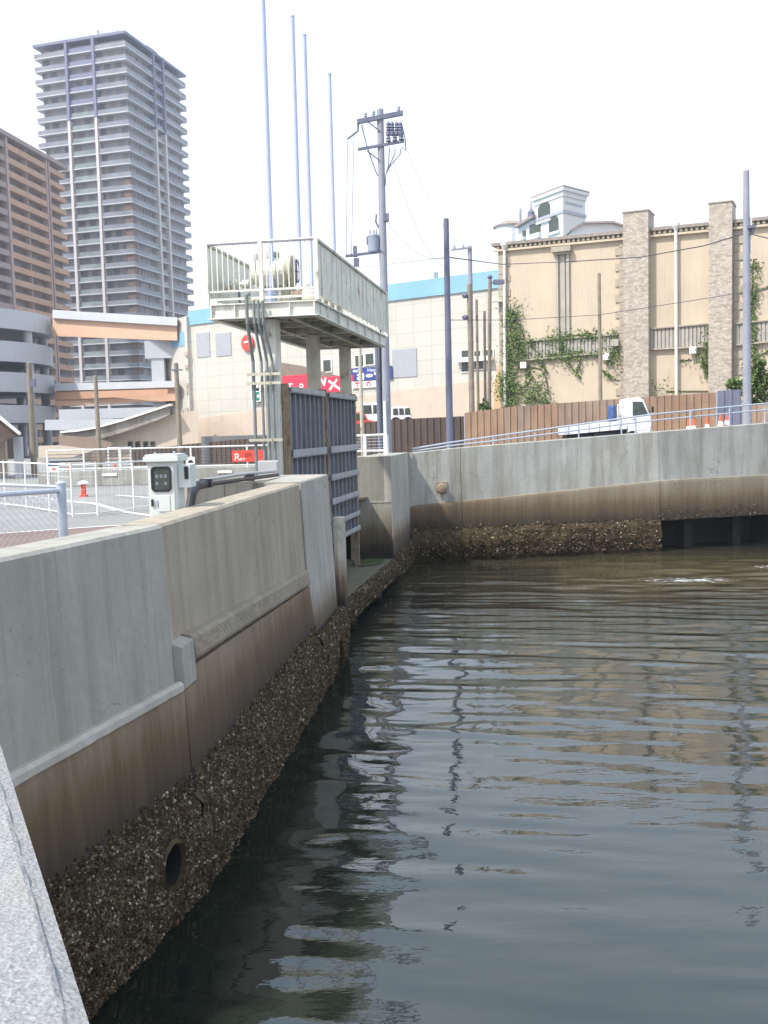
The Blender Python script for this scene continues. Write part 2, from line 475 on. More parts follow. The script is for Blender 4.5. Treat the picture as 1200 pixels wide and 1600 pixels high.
# red paving strip, lot markings, kerb lines (sheets 4 mm apart)
def strip(name, pts, w, z, mat, kind='structure'):
    mb = MB()
    for a, c in zip(pts[:-1], pts[1:]):
        a, c = V(a), V(c); d = (c-a).normalized(); n = V((-d.y, d.x, 0))*w/2
        mb.quad(a-n+V((0,0,z)), c-n+V((0,0,z)), c+n+V((0,0,z)), a+n+V((0,0,z)))
    for f in mb.f:
        q = [mb.v[i] for i in f]
        if (q[1]-q[0]).cross(q[2]-q[0]).z < 0: f.reverse()
    o = mb.build(name, mat, origin=(pts[0][0], pts[0][1], z)); return tag(o, kind=kind)
lz = lambda px, py: atz(px, py, ZL).xy.to_3d()
flat('paving', [lz(-260,905)[:2], lz(-260,835)[:2], lz(0,832)[:2], lz(130,826)[:2], lz(250,818)[:2], (-2.2,11.5), (-2.3,8.4), (-3.1,5.9)], ZL+0.004, M['brick'])
strip('paving_edge_line', [lz(-200,842), lz(0,834), lz(130,825), lz(235,818)], 0.10, ZL+0.010, M['line'])
mk = MB()
for a, c, w in (((100,783),(148,787),0.16), ((148,787),(190,799),0.16), ((194,800),(236,806),0.16), ((182,774),(236,778),0.15), ((60,755),(90,756),0.15)):
    a, c = lz(*a), lz(*c); d = (c-a).normalized(); n = V((-d.y, d.x, 0))*w/2; zz = V((0,0,ZL+0.008))
    mk.quad(a+n+zz, a-n+zz, c-n+zz, c+n+zz)
tag(mk.build('lane_markings', M['line'], origin=(0,0,ZL)), kind='structure')

# ramped road behind the far wall, rising to the right
def rz(x): return max(2.29, 2.49 + 0.072*x)
mb = MB()
xs = [-6, -2.8, 0, 3, 6, 9, 12, 16, 22, 30, 45, 80]
def wall_back(x):
    for a, c in zip(FW[:-1], FW[1:]):
        if a.x <= x <= c.x: return a.y + (c.y-a.y)*(x-a.x)/(c.x-a.x) + 0.25
    return 29.9 if x < 1 else 40+(x-40)*0.3
for x0, x1 in zip(xs[:-1], xs[1:]):
    y00, y01 = wall_back(x0), wall_back(x1)
    if x1 <= 0: y00 = y01 = 30.5
    mb.quad((x0,y00,rz(x0)), (x1,y01,rz(x1)), (x1,46,rz(x1)), (x0,46,rz(x0)))
    mb.quad((x0,46,rz(x0)), (x1,46,rz(x1)), (x1,46,0.5), (x0,46,0.5))
tag(mb.build('road', M['road'], origin=(0,0,2)), kind='structure')

# water: one displaced sheet
def axis(a, b, step): return [a+step*i for i in range(int((b-a)/step)+1)]
wx = axis(-4, 13, 0.09) + [13.4,14,14.8,16,18,21,25,30,40,60,90]
wy = [-30,-15,-8,-4,-2,-1] + axis(0, 34, 0.07) + [36,40,46,60]
def wave(x, y):
    w = mnoise.noise(V((x*0.12, y*0.2, 3.1)))
    q = y + 0.20*x + 0.5*w
    a = 0.7+0.9*mnoise.noise(V((x*0.2, y*0.3, 11.0)))
    h = 0.016*mnoise.noise(V((x*0.28+w, q*0.95, 0.3)))
    h += 0.020*mnoise.noise(V((x*0.40, q*1.8, 4.4)))*(0.5+a*0.5)
    h += 0.020*mnoise.noise(V((x*0.50, q*3.1, 7.7)))*(0.35+a*0.65)
    h += 0.014*mnoise.noise(V((x*0.75-0.3*q, q*4.8, 2.2)))*(0.35+a*0.65)
    h += 0.006*mnoise.noise(V((x*1.6, q*5.6-x*0.9, 1.2)))
    k = max(0, 1-((x-8.5)/7)**2-((y-26)/4.5)**2)      # boil from the outfall
    h += 0.04*k*mnoise.noise(V((x*1.1, y*1.6, 1.7)))
    kl = math.exp(-((x-0.16*y+2.6)/1.1)**2)               # short chop thrown back by the wall
    h += 0.013*kl*mnoise.noise(V((x*2.4, y*2.4, 9.0)))
    return h*(0.5+0.5*min(1, max(0.0, y-3)/8))
mb = MB(); nx = len(wx)
mb.v = [V((x, y, wave(x, y) if -1 < y < 35 and x < 14 else 0.0)) for y in wy for x in wx]
for j in range(len(wy)-1):
    for i in range(nx-1):
        a = j*nx+i
        mb.f.append([a, a+1, a+1+nx, a+nx]); mb.m.append(0)
tag(mb.build('water', M['water'], smooth=True, origin=(0,0,0)), kind='structure')

# ------------------------------------------------------------------ seawalls
def sweep(mb, p0, p1, prof, nt=1, rough=0.0, m=0, z0=0.0, z1=0.0, hole=None, freq=3.0, caps=True):
    """profile (offset towards the water, z) swept from p0 to p1; z0/z1 raise the ends; rough shakes the surface"""
    p0, p1 = V(p0), V(p1); d = (p1-p0).normalized(); n = V((d.y, -d.x, 0)); L = (p1-p0).length
    o = len(mb.v); k = len(prof)
    for i in range(nt+1):
        t = i/nt
        for off, z in prof:
            q = p0.lerp(p1, t) + V((0,0,z+z0*(1-t)+z1*t))
            r = rough*(mnoise.noise(V((t*L*freq, z*freq, off*freq)))+0.6*mnoise.noise(V((t*L*freq*3, z*freq*3, 5)))) if rough else 0
            mb.v.append(q + n*(off+r))
    for i in range(nt):
        for j in range(k-1):
            a = o+i*k+j
            if hole and hole((i+0.5)/nt*L, (prof[j][1]+prof[j+1][1])/2): continue
            mb.f.append([a, a+1, a+1+k, a+k]); mb.m.append(m)
    if caps:
        mb.f.append([o+j for j in range(k)][::-1]); mb.m.append(m)
        e = o+nt*k
        mb.f.append([e+j for j in range(k)]); mb.m.append(m)
def fine(prof, step):
    out = [prof[0]]
    for a, c in zip(prof[:-1], prof[1:]):
        n = max(1, int(math.hypot(c[0]-a[0], c[1]-a[1])/step))
        for i in range(1, n+1): out.append((a[0]+(c[0]-a[0])*i/n, a[1]+(c[1]-a[1])*i/n))
    return out
def shells(mb, p0, p1, prof, count, smin, smax, bias=1.0, hole=None, rough=0.0, s0=0.0, freq=3.0):
    """barnacle and oyster shells scattered over a swept profile"""
    p0, p1 = V(p0), V(p1); d = (p1-p0).normalized(); n = V((d.y, -d.x, 0)); L = (p1-p0).length
    segs = list(zip(prof[:-1], prof[1:])); ln = [math.hypot(c[0]-a[0], c[1]-a[1]) for a, c in segs]; tot = sum(ln)
    for _ in range(count):
        u = random.random()**bias*tot; k = 0
        while k < len(ln)-1 and u > ln[k]: u -= ln[k]; k += 1
        (a, c) = segs[k]; f = min(1, u/ln[k]); t = random.random()
        off, z = a[0]+(c[0]-a[0])*f, a[1]+(c[1]-a[1])*f
        if hole and hole(t*L, z): continue
        if z > 0.92 and rough and random.random() < (z-0.92)/0.2: continue
        if mnoise.noise(V((t*L*2.3, z*3.1, 4.0)))+0.6*mnoise.noise(V((t*L*7, z*7, 8.0))) < random.uniform(-1.7,-0.05): continue
        if rough:
            off += rough*min(1, max(0, (0.97-z)/0.1))*(mnoise.noise(V(((t*L+s0)*freq, z*freq, off*freq)))+0.6*mnoise.noise(V(((t*L+s0)*freq*3, z*freq*3, 5))))
        nr = (n*(a[1]-c[1]) + V((0,0,1))*(c[0]-a[0])).normalized()
        q = p0.lerp(p1, t) + n*off + V((0,0,z)) + nr*(0.004 if rough else -0.01)
        s = random.uniform(smin, smax)*random.uniform(0.5, 1)
        nr = (nr+V((random.uniform(-.6,.6), random.uniform(-.6,.6), random.uniform(-.3,.6)))).normalized()
        x = nr.orthogonal().normalized(); y = nr.cross(x)
        a0 = random.uniform(0, 6.28); x, y = x*math.cos(a0)+y*math.sin(a0), y*math.cos(a0)-x*math.sin(a0)
        e = random.uniform(0.5, 1.0)
        mb.add([q+x*s, q+y*s*e, q-x*s*0.8, q-y*s*e*0.9, q+nr*s*random.uniform(0.5, 1.1)+x*s*random.uniform(-.3,.3)],
               [(0,1,4), (1,2,4), (2,3,4), (3,0,4)])

UP = [(-0.36,1.6), (-0.36,ZT), (-0.025,ZT), (0.0,ZT-0.025)]
TOE = [(0.19,0.92), (0.255,0.83), (0.305,0.62), (0.31,0.35), (0.26,0.0), (0.2,-0.5)]
TOEF = fine(TOE, 0.05)
# near smooth panel
wa = thing('seawall', (A0+A1)/2, 'near smooth grey concrete seawall panel with a rough ledge along its foot', 'seawall')
mb = MB(); sweep(mb, A0, A1, UP+[(0.06,1.86), (-0.36,1.8)]); mb.build('wall_face', M['conc_near'], wa)
mb = MB(); sweep(mb, A0, A1-(A1-A0).normalized()*0.02, fine([(0.0,1.855), (0.125,1.875), (0.155,1.85), (0.16,1.80)], 0.05), 60, 0.008, freq=6, caps=True); mb.build('ledge', M['conc_cap'], wa)
mb = MB(); sweep(mb, A0, A1, fine([(0.0,1.81), (0.145,1.81), (0.19,0.86)], 0.4), 6); mb.build('stained_base', M['conc_low'], wa)
hA = lambda s, z: ((s-hA.c)/0.19)**2+((z-0.54)/0.19)**2 < 1
hA.c = (atz(268,1305,0.5)-A0).xy.length
hA.c = (A1-A0).length-0.62
mb = MB(); sweep(mb, A0, A1+(A1-A0).normalized()*0.09, TOEF, 110, 0.045, hole=hA, caps=False); mb.build('crusted_toe', M['crust'], wa)
mb = MB(); shells(mb, A0, A1, [(0.182,1.12), (0.183,1.0)]+TOE[:5], 19000, 0.010, 0.030, 0.95, hA, rough=0.045); tag(mb.build('barnacles', M['shell'], wa), kind='stuff')
def drain(parent, p0, p1, s, z, rx, rz_):
    """worn round outlet running back into the wall"""
    d = (p1-p0).normalized(); n = V((d.y,-d.x,0)); c = p0+d*s+V((0,0,z))
    mb = MB(); N = 32
    wob = [1+0.05*mnoise.noise(V((k*0.9,s,z))) for k in range(N)]; wob.append(wob[0])
    ring = lambda k, off, sc: c + d*(rx*sc*wob[k]*math.cos(2*math.pi*k/N)) + V((0,0,rz_*sc*wob[k]*math.sin(2*math.pi*k/N))) + n*(off+0.008*mnoise.noise(V((k % N*1.3,off,3))))
    for a, b2, s0, s1 in ((0.30,0.325,1.28,1.1), (0.325,0.29,1.1,1.0)):
        for k in range(N):
            mb.quad(ring(k,a,s0), ring(k+1,a,s0), ring(k+1,b2,s1), ring(k,b2,s1))
    mb.build('drain_rim', M['crust'], parent)
    mb = MB()
    for k in range(N): mb.quad(ring(k,0.291,1.0), ring(k+1,0.291,1.0), ring(k+1,-0.6,1.0), ring(k,-0.6,1.0))
    mb.add([ring(k,-0.6,1.0) for k in range(N)], [tuple(range(N))])
    mb.build('drain_hole', M['black'], parent)
drain(wa, A0, A1, hA.c, 0.54, 0.165, 0.165)

# second panel with the rough curb
un = (B1-A1).normalized(); nn = V((un.y,-un.x,0))
A1b = A1-nn*0.035; B1b = B1-nn*0.0
wb = thing('seawall', (A1+B1)/2, 'warm streaked concrete seawall panel carrying a rough broken curb', 'seawall')
mb = MB(); sweep(mb, A1b+un*0.012, B1b-un*0.03, UP+[(0.055,1.9), (-0.36,1.5)]); mb.build('wall_face', M['conc_b'], wb)
mb = MB()
sweep(mb, A1+un*0.36, B1-un*0.12, fine([(0.0,2.2), (0.09,2.19), (0.125,2.155), (0.145,2.0), (0.13,1.965), (0.0,1.96)], 0.03), 260, 0.011, z0=0, z1=-0.26, freq=9)
mb.build('curb', M['conc_curb'], wb)
mb = MB(); sweep(mb, A1+un*0.005, A1+un*0.35, [(0.0,2.19), (0.13,2.16), (0.15,1.79), (0.0,1.79)]); mb.build('bracket', M['conc_near'], wb, bevel=0.012)
mb = MB(); sweep(mb, A1+un*0.36, B1-un*0.03, fine([(0.0,1.93), (0.115,1.93), (0.19,0.86)], 0.3), 14, 0.004, z0=0, z1=0, caps=True)
for i, v in enumerate(mb.v):                    # the base follows the falling curb
    t = (v-A1).dot(un)/(B1-A1).length
    if v.z > 1.0: v.z -= 0.26*t*(v.z-1.0)/0.93
mb.build('stained_base', M['conc_low'], wb)
mb = MB(); sweep(mb, A1+un*0.003, A1+un*0.35, [(0.0,1.78), (0.14,1.78), (0.19,0.86)]); mb.build('stained_base', M['conc_low'], wb)
BL = (B1-A1).length
mb = MB(); sweep(mb, A1-un*0.09, B1, TOEF, 190, 0.05, caps=False); mb.build('crusted_toe', M['crust'], wb)
mb = MB(); shells(mb, A1, B1, [(0.182,1.12), (0.183,1.0)]+TOE[:5], 25000, 0.012, 0.034, 0.95, rough=0.05, s0=0.09); tag(mb.build('barnacles', M['shell'], wb), kind='stuff')

# end pier beside the gate
uc = (C1-B1).normalized(); nc = V((uc.y,-uc.x,0)); CL = (C1-B1).length
wc = thing('seawall', (B1+C1)/2, 'pale concrete end pier of the seawall beside the gate frame', 'seawall')
mb = MB(); sweep(mb, B1+nc*0.02+uc*0.02, C1+nc*0.02, [(-0.95,0.3), (-0.95,ZT+0.02), (-0.02,ZT+0.02), (0.0,ZT), (0.10,0.86), (0.12,0.3)]); mb.build('wall_face', M['conc_pier'], wc)
TOEC = [(a+0.0, z) for a, z in TOEF]
hC = lambda s, z: ((s-hC.c)/0.26)**2+((z-0.15)/0.42)**2 < 1
hC.c = CL*0.62
mb = MB(); sweep(mb, B1, C1+uc*0.12, TOEC, 50, 0.04, hole=hC, caps=False)
mb.build('crusted_toe', M['crust'], wc)
mb = MB(); shells(mb, B1, C1+uc*0.1, TOE[:5], 4200, 0.014, 0.034, 1.05, hC, rough=0.04); tag(mb.build('barnacles', M['shell'], wc), kind='stuff')
drain(wc, B1, C1, hC.c, 0.15, 0.25, 0.40)
mb = MB(); mb.obox(C1+uc*0.02+V((0,0,-0.5))-nc*0.9, uc*0.16, nc*1.1, V((0,0,1.25))); mb.build('pier_foot', M['crust'], wc)
mb = MB(); shells(mb, C1+uc*0.0, C1+uc*0.2, [(0.2,0.76), (0.215,0.6), (0.215,-0.1)], 500, 0.014, 0.036, rough=0.01); tag(mb.build('barnacles', M['shell'], wc), kind='stuff')

# sill bridging from the pier to the far abutment
SZ = 0.62
S0, S1 = gp(-0.25, 0.0, 0), AB1+V((0.08,0.02,0))
sl = thing('gate_sill', (S0+S1)/2, 'low mossy concrete sill beam under the sluice gates', 'sill')
us = (S1-S0).normalized(); ns = V((us.y,-us.x,0)); SL = (S1-S0).length
mb = MB(); sweep(mb, S0, S1, fine([(-2.1,0.15), (-2.1,SZ), (0.0,SZ), (0.05,SZ-0.06), (0.04,0.16), (-2.1,0.15)], 0.25), 40, 0.015, freq=2); mb.build('beam', M['sill'], sl)
mb = MB(); sweep(mb, S0, S1, fine([(-0.06,SZ+0.004), (0.03,SZ-0.01), (0.075,SZ-0.12), (0.07,0.2), (0.0,0.1)], 0.07), 80, 0.035, freq=4); mb.build('crusted_face', M['crust'], sl)
mb = MB(); shells(mb, S0, S1, [(-0.06,SZ+0.004), (0.03,SZ-0.01), (0.075,SZ-0.12), (0.07,0.2)], 4200, 0.016, 0.04, rough=0.035, freq=4.0); tag(mb.build('barnacles', M['shell'], sl), kind='stuff')
mb = MB()
for t0, t1, o0, o1 in ((0.15,0.36,-0.6,-0.05), (0.80,0.995,-1.0,-0.12)):
    N = 18
    c = S0.lerp(S1, (t0+t1)/2)
    pts = []
    for k in range(N):
        a = 2*math.pi*k/N; r = 0.75+0.25*random.random()
        pts.append(c+us*((t1-t0)/2*SL*math.cos(a)*r)+ns*((o0+o1)/2+(o1-o0)/2*math.sin(a)*r)+V((0,0,SZ+0.02)))
    mb.add(pts, [tuple(range(N))[::-1]])
    for f in mb.f[-1:]:
        q = [mb.v[i] for i in f]
        if (q[1]-q[0]).cross(q[2]-q[0]).z < 0: f.reverse()
mb.build('algae_patch', M['algae'], sl)
mb = MB()
for t in (0.33, 0.70): mb.obox(S0.lerp(S1, t)+ns*-0.5+V((0,0,-0.6)), us*0.5, ns*0.46, V((0,0,0.78)))
mb.build('support', M['crust'], sl)
# culvert behind the gates, its shade put into a dark colour
cu = MB()
q0, q1 = gp(-0.45,0.9,0), gp(8.0,0.9,0)
cu.quad(gp(-0.6,4.2,-0.6), gp(8.4,4.2,-0.6), gp(8.4,4.2,ZL-0.01), gp(-0.6,4.2,ZL-0.01))
cu.quad(gp(-0.6,4.2,-0.6), gp(-0.6,0.6,-0.6), gp(-0.6,0.6,ZL-0.01), gp(-0.6,4.2,ZL-0.01))
cu.quad(gp(8.4,4.2,-0.6), gp(8.4,0.6,-0.6), gp(8.4,0.6,ZL-0.01), gp(8.4,4.2,ZL-0.01))
cu.quad(gp(-0.6,4.2,ZL-0.02), gp(8.4,4.2,ZL-0.02), gp(8.4,0.75,ZL-0.02), gp(-0.6,0.75,ZL-0.02))  # roof carried forward to keep sun off the culvert walls
tag(cu.build('culvert', M['crust']), 'concrete culvert opening with painted-in shade behind the raised sluice gates', 'culvert')
mb = MB()
pz = at(528,808,18.7)
mb.obox(pz+V((-0.1,0,0))-V((0,0,pz.z-SZ)), GD*0.22, -GL*0.2, V((0,0,pz.z-SZ)))
tag(mb.build('guide_post', M['conc_pier'], bevel=0.015), 'slim pale concrete post standing on the sill beside the pier', 'post')

# abutment beyond the gates
ab = thing('abutment', AB1, 'concrete abutment with a sunken square panel beyond the sluice gates', 'abutment')
ztA = at(612,713,25.6).z
zl_ = at(580,785,25.6).z
mb = MB()
mb.prism([AB0+V((-1.5,0.03,zl_)), AB1+V((-0.07,0.03,zl_)), AB1+V((-0.07,1.5,zl_)), AB0+V((-1.5,1.5,zl_))], V((0,0,ztA-zl_-0.003)))
mb.build('sunken_panel', M['conc_abut_up'], ab)
mb = MB()
mb.prism([AB0+V((-0.02,0,-0.6)), AB1+V((0,0,-0.6)), AB1+V((-0.07,0.9,-0.6)), AB0+V((-0.02,1.2,-0.6))], V((0,0,zl_+0.6)))
mb.build('lower_block', M['conc_abut'], ab)
mb = MB()
mb.prism([AB1+V((-0.069,0,zl_+0.002)), AB1+V((0,0,zl_+0.002)), AB1+V((0.0,0.6,zl_+0.002)), AB1+V((-0.069,0.6,zl_+0.002))], V((0,0,ztA-zl_-0.002)))
mb.obox(AB0+V((-0.015,-0.012,zl_-0.012)), (1.04,0,0), (0,0.05,0), (0,0,0.03))
mb.build('corner_strip', M['conc_pier'], ab)
mb = MB()
sweep(mb, AB1+V((-0.0,0.004,0)), AB2, [(-0.8,0.5), (-0.8,ztA+0.003), (0.0,ztA+0.003), (0.03,0.8), (0.05,-0.5)])
mb.build('water_face', M['conc_pier'], ab)
mb = MB(); sweep(mb, AB1, AB2, fine([(0.03,0.75), (0.12,0.6), (0.14,0.2), (0.05,-0.5)], 0.08), 40, 0.05); mb.build('crusted_toe', M['crust'], ab)
mb = MB(); shells(mb, AB1, AB2, [(0.03,0.75), (0.13,0.6), (0.15,0.1)], 1400, 0.02, 0.045, rough=0.05); tag(mb.build('barnacles', M['shell'], ab), kind='stuff')
mb = MB(); mb.obox(AB0+V((-0.03,-0.03,0.1)), (0.10,0,0), (0,0.05,0), (0,0,3.0)); mb.build('gate_slot', M['guide'], ab)

# far seawall
ft = [at(641,708,29.4).z, at(725,699,29.62).z, at(1035,674,30.6).z, at(1200,660,31.9).z, at(1200,660,31.9).z+0.7, at(1200,660,31.9).z+1.6]
fl = [at(650,791,29.4).z, at(725,783,29.62).z, at(1030,751,30.6).z, at(1200,741,31.9).z, 2.3, 2.6]
labels = ['short corner panel of the far seawall with a rusty outlet', 'long streaked panel of the far seawall above a barnacle crust',
          'right hand panel of the far seawall over a dark undercut', 'seawall panel continuing past the right edge', 'last seawall panel of the basin']
def fbar(pts, i): return pts[i], pts[i+1]
for i in range(5):
    a, c = FW[i], FW[i+1]
    d = (c-a).normalized(); n = V((d.y,-d.x,0))
    t = thing('seawall', a, labels[i], 'seawall')
    g0 = 0.0 if i == 0 else 0.015
    mb = MB(); a2 = a+d*g0
    zu, zw = ft[i], ft[i+1]; lu, lw = fl[i], fl[i+1]
    push = 0.0 if i != 0 else -0.03
    mb.v = []
    prof = lambda zt_, zl2: [(-0.3,zl2-0.3), (-0.3,zt_), (-0.02,zt_), (0.0,zt_-0.02), (0.03,zl2), (-0.3,zl2-0.02)]
    P0, P1 = prof(zu, lu), prof(zw, lw)
    for q, P in ((a2, P0), (c, P1)):
        for off, z in P: mb.v.append(q+n*(off+push)+V((0,0,z)))
    k = len(P0)
    for j in range(k-1): mb.f.append([j, j+1, j+1+k, j+k]); mb.m.append(0)
    mb.f.append(list(range(k))[::-1]); mb.f.append([k+j for j in range(k)]); mb.m += [0, 0]
    mb.build('wall_face', M['conc_far'], t)
    # ledge lip and stained base
    zlow = 0.55 if i < 2 else (0.95 if i == 2 else 0.5)
    mb = MB(); mb.v = []
    for q, l in ((a2, lu), (c, lw)):
        for off, z in ((0.0,l+0.02), (0.075,l-0.005), (0.085,l-0.07), (0.10,zlow), (-0.4,zlow), (-0.4,l)): mb.v.append(q+n*off+V((0,0,z)))
    k = 6
    for j in range(k): mb.f.append([j, (j+1) % k, (j+1) % k+k, j+k]); mb.m.append(0)
    mb.f.append(list(range(k))[::-1]); mb.f.append([k+j for j in range(k)]); mb.m += [0, 0]
    mb.build('stained_base', M['conc_far_low'], t)
    if i < 2:
        pr = fine([(0.09,0.98), (0.20,0.84), (0.26,0.5), (0.2,0.12), (0.1,-0.5)], 0.09)
        mb = MB(); sweep(mb, a, c, pr, 30 if i == 0 else 90, 0.09, freq=2.0); mb.build('crusted_toe', M['crust'], t)
        mb = MB(); shells(mb, a, c, [(0.09,1.12), (0.10,0.98), (0.20,0.84), (0.26,0.5), (0.2,0.12)], 900 if i == 0 else 5600, 0.02, 0.05, 1.0, rough=0.09, freq=2.0); tag(mb.build('barnacles', M['shell'], t), kind='stuff')
    else:
        mb = MB(); shells(mb, a, c, [(0.10,1.35), (0.11,0.95)], 500, 0.02, 0.045, 0.6); tag(mb.build('barnacles', M['shell'], t), kind='stuff')
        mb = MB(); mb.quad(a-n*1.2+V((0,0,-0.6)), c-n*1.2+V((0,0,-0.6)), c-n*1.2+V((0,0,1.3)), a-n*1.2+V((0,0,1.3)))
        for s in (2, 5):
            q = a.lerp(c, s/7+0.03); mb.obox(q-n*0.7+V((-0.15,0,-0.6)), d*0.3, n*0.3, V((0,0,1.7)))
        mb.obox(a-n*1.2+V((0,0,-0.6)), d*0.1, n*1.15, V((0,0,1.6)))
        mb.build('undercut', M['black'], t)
    if i == 0:
        # corner pilaster strip
        mb = MB(); mb.prism([a+V((-0.02,-0.04,lu-0.25)), a+V((0.12,-0.04,lu-0.25)), a+V((0.12,0.1,lu-0.25)), a+V((-0.02,0.1,lu-0.25))], V((0,0,zu-lu+0.26))); mb.build('corner_strip', M['conc_pier'], t)
# rusty outlet on the short panel
rp_ = at(690,763,29.5)
ro = thing('outlet_pipe', rp_, 'rusty round outlet stub on the short corner panel of the far seawall', 'pipe')
mb = MB(); mb.lathe(rp_+V((0,0.15,0)), [(0.10,0), (0.10,0.2), (0.165,0.2), (0.165,0.26), (0.12,0.30), (0.04,0.32)], 14, axis=(0,-1,0)); mb.build('flange', M['guide'], ro)
mb = MB(); mb.box(rp_+V((0,0.06,0.03)), (0.36,0.08,0.36)); mb.build('mounting_plate', M['conc_curb'], ro, bevel=0.03)

# parapet the photographer leans over
pa0, pa1 = V((1.05,-1.55,0)), V((-2.62,5.60,0))
q1, q2 = atz(140,1600,ZT-0.015), atz(25,1240,ZT-0.015)
q1.z = q2.z = 0
dd = (q2-q1).normalized(); dd.z = 0
pa0 = q1-dd*3.2; pa0.z = 0
pa1 = q2+dd*3.05; pa1.z = 0
npar = V((dd.y,-dd.x,0)).normalized()
pp = thing('parapet', (pa0+pa1)/2, 'rough grey concrete parapet top in the bottom left foreground', 'parapet')
mb = MB(); sweep(mb, pa0, pa1, fine([(-0.55,ZT), (-0.034,ZT), (-0.026,ZT-0.004)], 0.03), 220, 0.0)
for v in mb.v:
    v.z += 0.006*mnoise.noise(v*22)+0.004*mnoise.noise(v*60)
mb.build('coping', M['rough'], pp)
mb = MB(); sweep(mb, pa0, pa1, [(-0.03,ZT-0.006), (0.0,ZT-0.016), (0.0,-0.6), (-0.5,-0.6), (-0.55,ZT-0.03), (-0.03,ZT-0.03)], 40); mb.build('body', M['rough'], pp)

# ================================================================== SLUICE GATE
PW, PL = 2.0, 7.3                      # platform width and length
ZU, ZD = E+2.03, E+2.29                # beam underside, deck
ZR = ZD+1.05
sg = thing('sluice_gate', gp(3.6,1.0,ZL-0.9), 'tall cream steel sluice gate frame with two slate grey gate leaves', 'sluice gate')
def gbox(mb, t0, t1, b0, b1, z0, z1, m=0): return mb.obox(gp(t0,b0,z0), GD*(t1-t0), GL*(b1-b0), V((0,0,z1-z0)), m)
for t in (0.5, 3.6, 6.85):
    mb = MB(); zc_ = 1.56
    gbox(mb, t-0.16, t-0.14, 0.88, 1.08, zc_, ZU); gbox(mb, t+0.14, t+0.16, 0.88, 1.08, zc_, ZU)
    gbox(mb, t-0.14, t+0.14, 0.97, 1.0, zc_, ZU)
    gbox(mb, t-0.163, t+0.163, 0.865, 0.88, zc_, ZU); gbox(mb, t-0.157, t+0.157, 1.08, 1.095, zc_, ZU)
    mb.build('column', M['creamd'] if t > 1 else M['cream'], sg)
# platform: perimeter beams, cross beams, deck
mb = MB()
for b0 in (0.0, PW-0.12):
    gbox(mb, 0, PL, b0+0.05, b0+0.07, ZU, ZD); gbox(mb, 0.001, PL-0.001, b0, b0+0.12, ZU-0.002, ZU+0.018); gbox(mb, -0.002, PL+0.002, b0-0.002, b0+0.122, ZD-0.02, ZD+0.002)
for t0 in (0.0, PL-0.12):
    gbox(mb, t0+0.05, t0+0.07, 0.071, PW-0.071, ZU+0.002, ZD-0.021); gbox(mb, t0, t0+0.12, 0.121, PW-0.121, ZU-0.001, ZU+0.016); gbox(mb, t0-0.001, t0+0.121, 0.123, PW-0.123, ZD-0.019, ZD+0.001)
for k in range(1, 8): gbox(mb, k*PL/8-0.006, k*PL/8+0.006, -0.0015, 0.049, ZU+0.019, ZD-0.021)
for k in range(1, 4): gbox(mb, 0.0, 0.049, k*PW/4-0.006, k*PW/4+0.006, ZU+0.017, ZD-0.021)
mb.build('edge_beam', M['cream'], sg)
mb = MB()
for t in (0.5, 3.6, 6.85): gbox(mb, t-0.09, t+0.09, 0.13, PW-0.13, ZU+0.02, ZD-0.06)
for t in (1.5, 2.5, 4.6, 5.7): gbox(mb, t-0.05, t+0.05, 0.13, PW-0.13, ZU+0.07, ZD-0.06)
for b0 in (0.62, 1.38): gbox(mb, 0.13, PL-0.13, b0-0.05, b0+0.05, ZU+0.022, ZD-0.07)
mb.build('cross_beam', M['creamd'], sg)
mb = MB(); gbox(mb, 0.12, PL-0.12, 0.12, PW-0.12, ZD-0.05, ZD-0.003); mb.build('deck', M['grate'], sg)
# railings: bars on the two short ends, corrugated sheet on the long sides
def solid_side(b, out):
    mb = MB(); gbox(mb, 0.02, PL-0.02, b-0.006, b+0.006, ZD+0.13, ZR-0.03)
    for k in range(1, 17):
        t = PL*k/17
        gbox(mb, t-0.02, t+0.02, b+0.0061*out, b+0.022*out, ZD+0.13, ZR-0.031)
    return mb.build('railing_sheet', M['cream'], sg)
solid_side(0.02, -1); solid_side(PW-0.02, 1)
mb = MB()
for b0 in (0.02, PW-0.02): gbox(mb, 0, PL, b0-0.035, b0+0.035, ZR-0.028, ZR+0.02)
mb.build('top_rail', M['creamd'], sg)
mb = MB()
for b0 in (0.02, PW-0.02):
    for k in range(1, 14):
        gbox(mb, k*PL/14-0.02, k*PL/14+0.02, b0-0.02, b0+0.02, ZD+0.003, ZD+0.129)
    gbox(mb, 0.0, PL, b0-0.015, b0+0.015, ZD+0.11, ZD+0.128)
mb.build('toe_frame', M['cream'], sg)
for t in (0.02, PL-0.02):
    mb = MB(); mb.tube(gp(t,-0.02,ZR), gp(t,PW+0.02,ZR), 0.03, n=8); mb.build('top_rail', M['railp'], sg)
    mb = MB()
    for k in range(1, 20):
        b0 = k*PW/20
        gbox(mb, t-0.008, t+0.008, b0-0.009, b0+0.009, ZD+0.22, ZR)
    gbox(mb, t-0.012, t+0.012, 0, PW, ZD+0.20, ZD+0.235); gbox(mb, t-0.011, t+0.011, 0, PW, ZD+0.06, ZD+0.10)
    mb.build('baluster', M['cream'], sg)
    for b0 in (-0.0, PW*0.5, PW):
        mb = MB(); gbox(mb, t-0.03, t+0.03, b0-0.033, b0+0.033, ZD, ZR+0.005); mb.build('rail_post', M['cream'], sg)
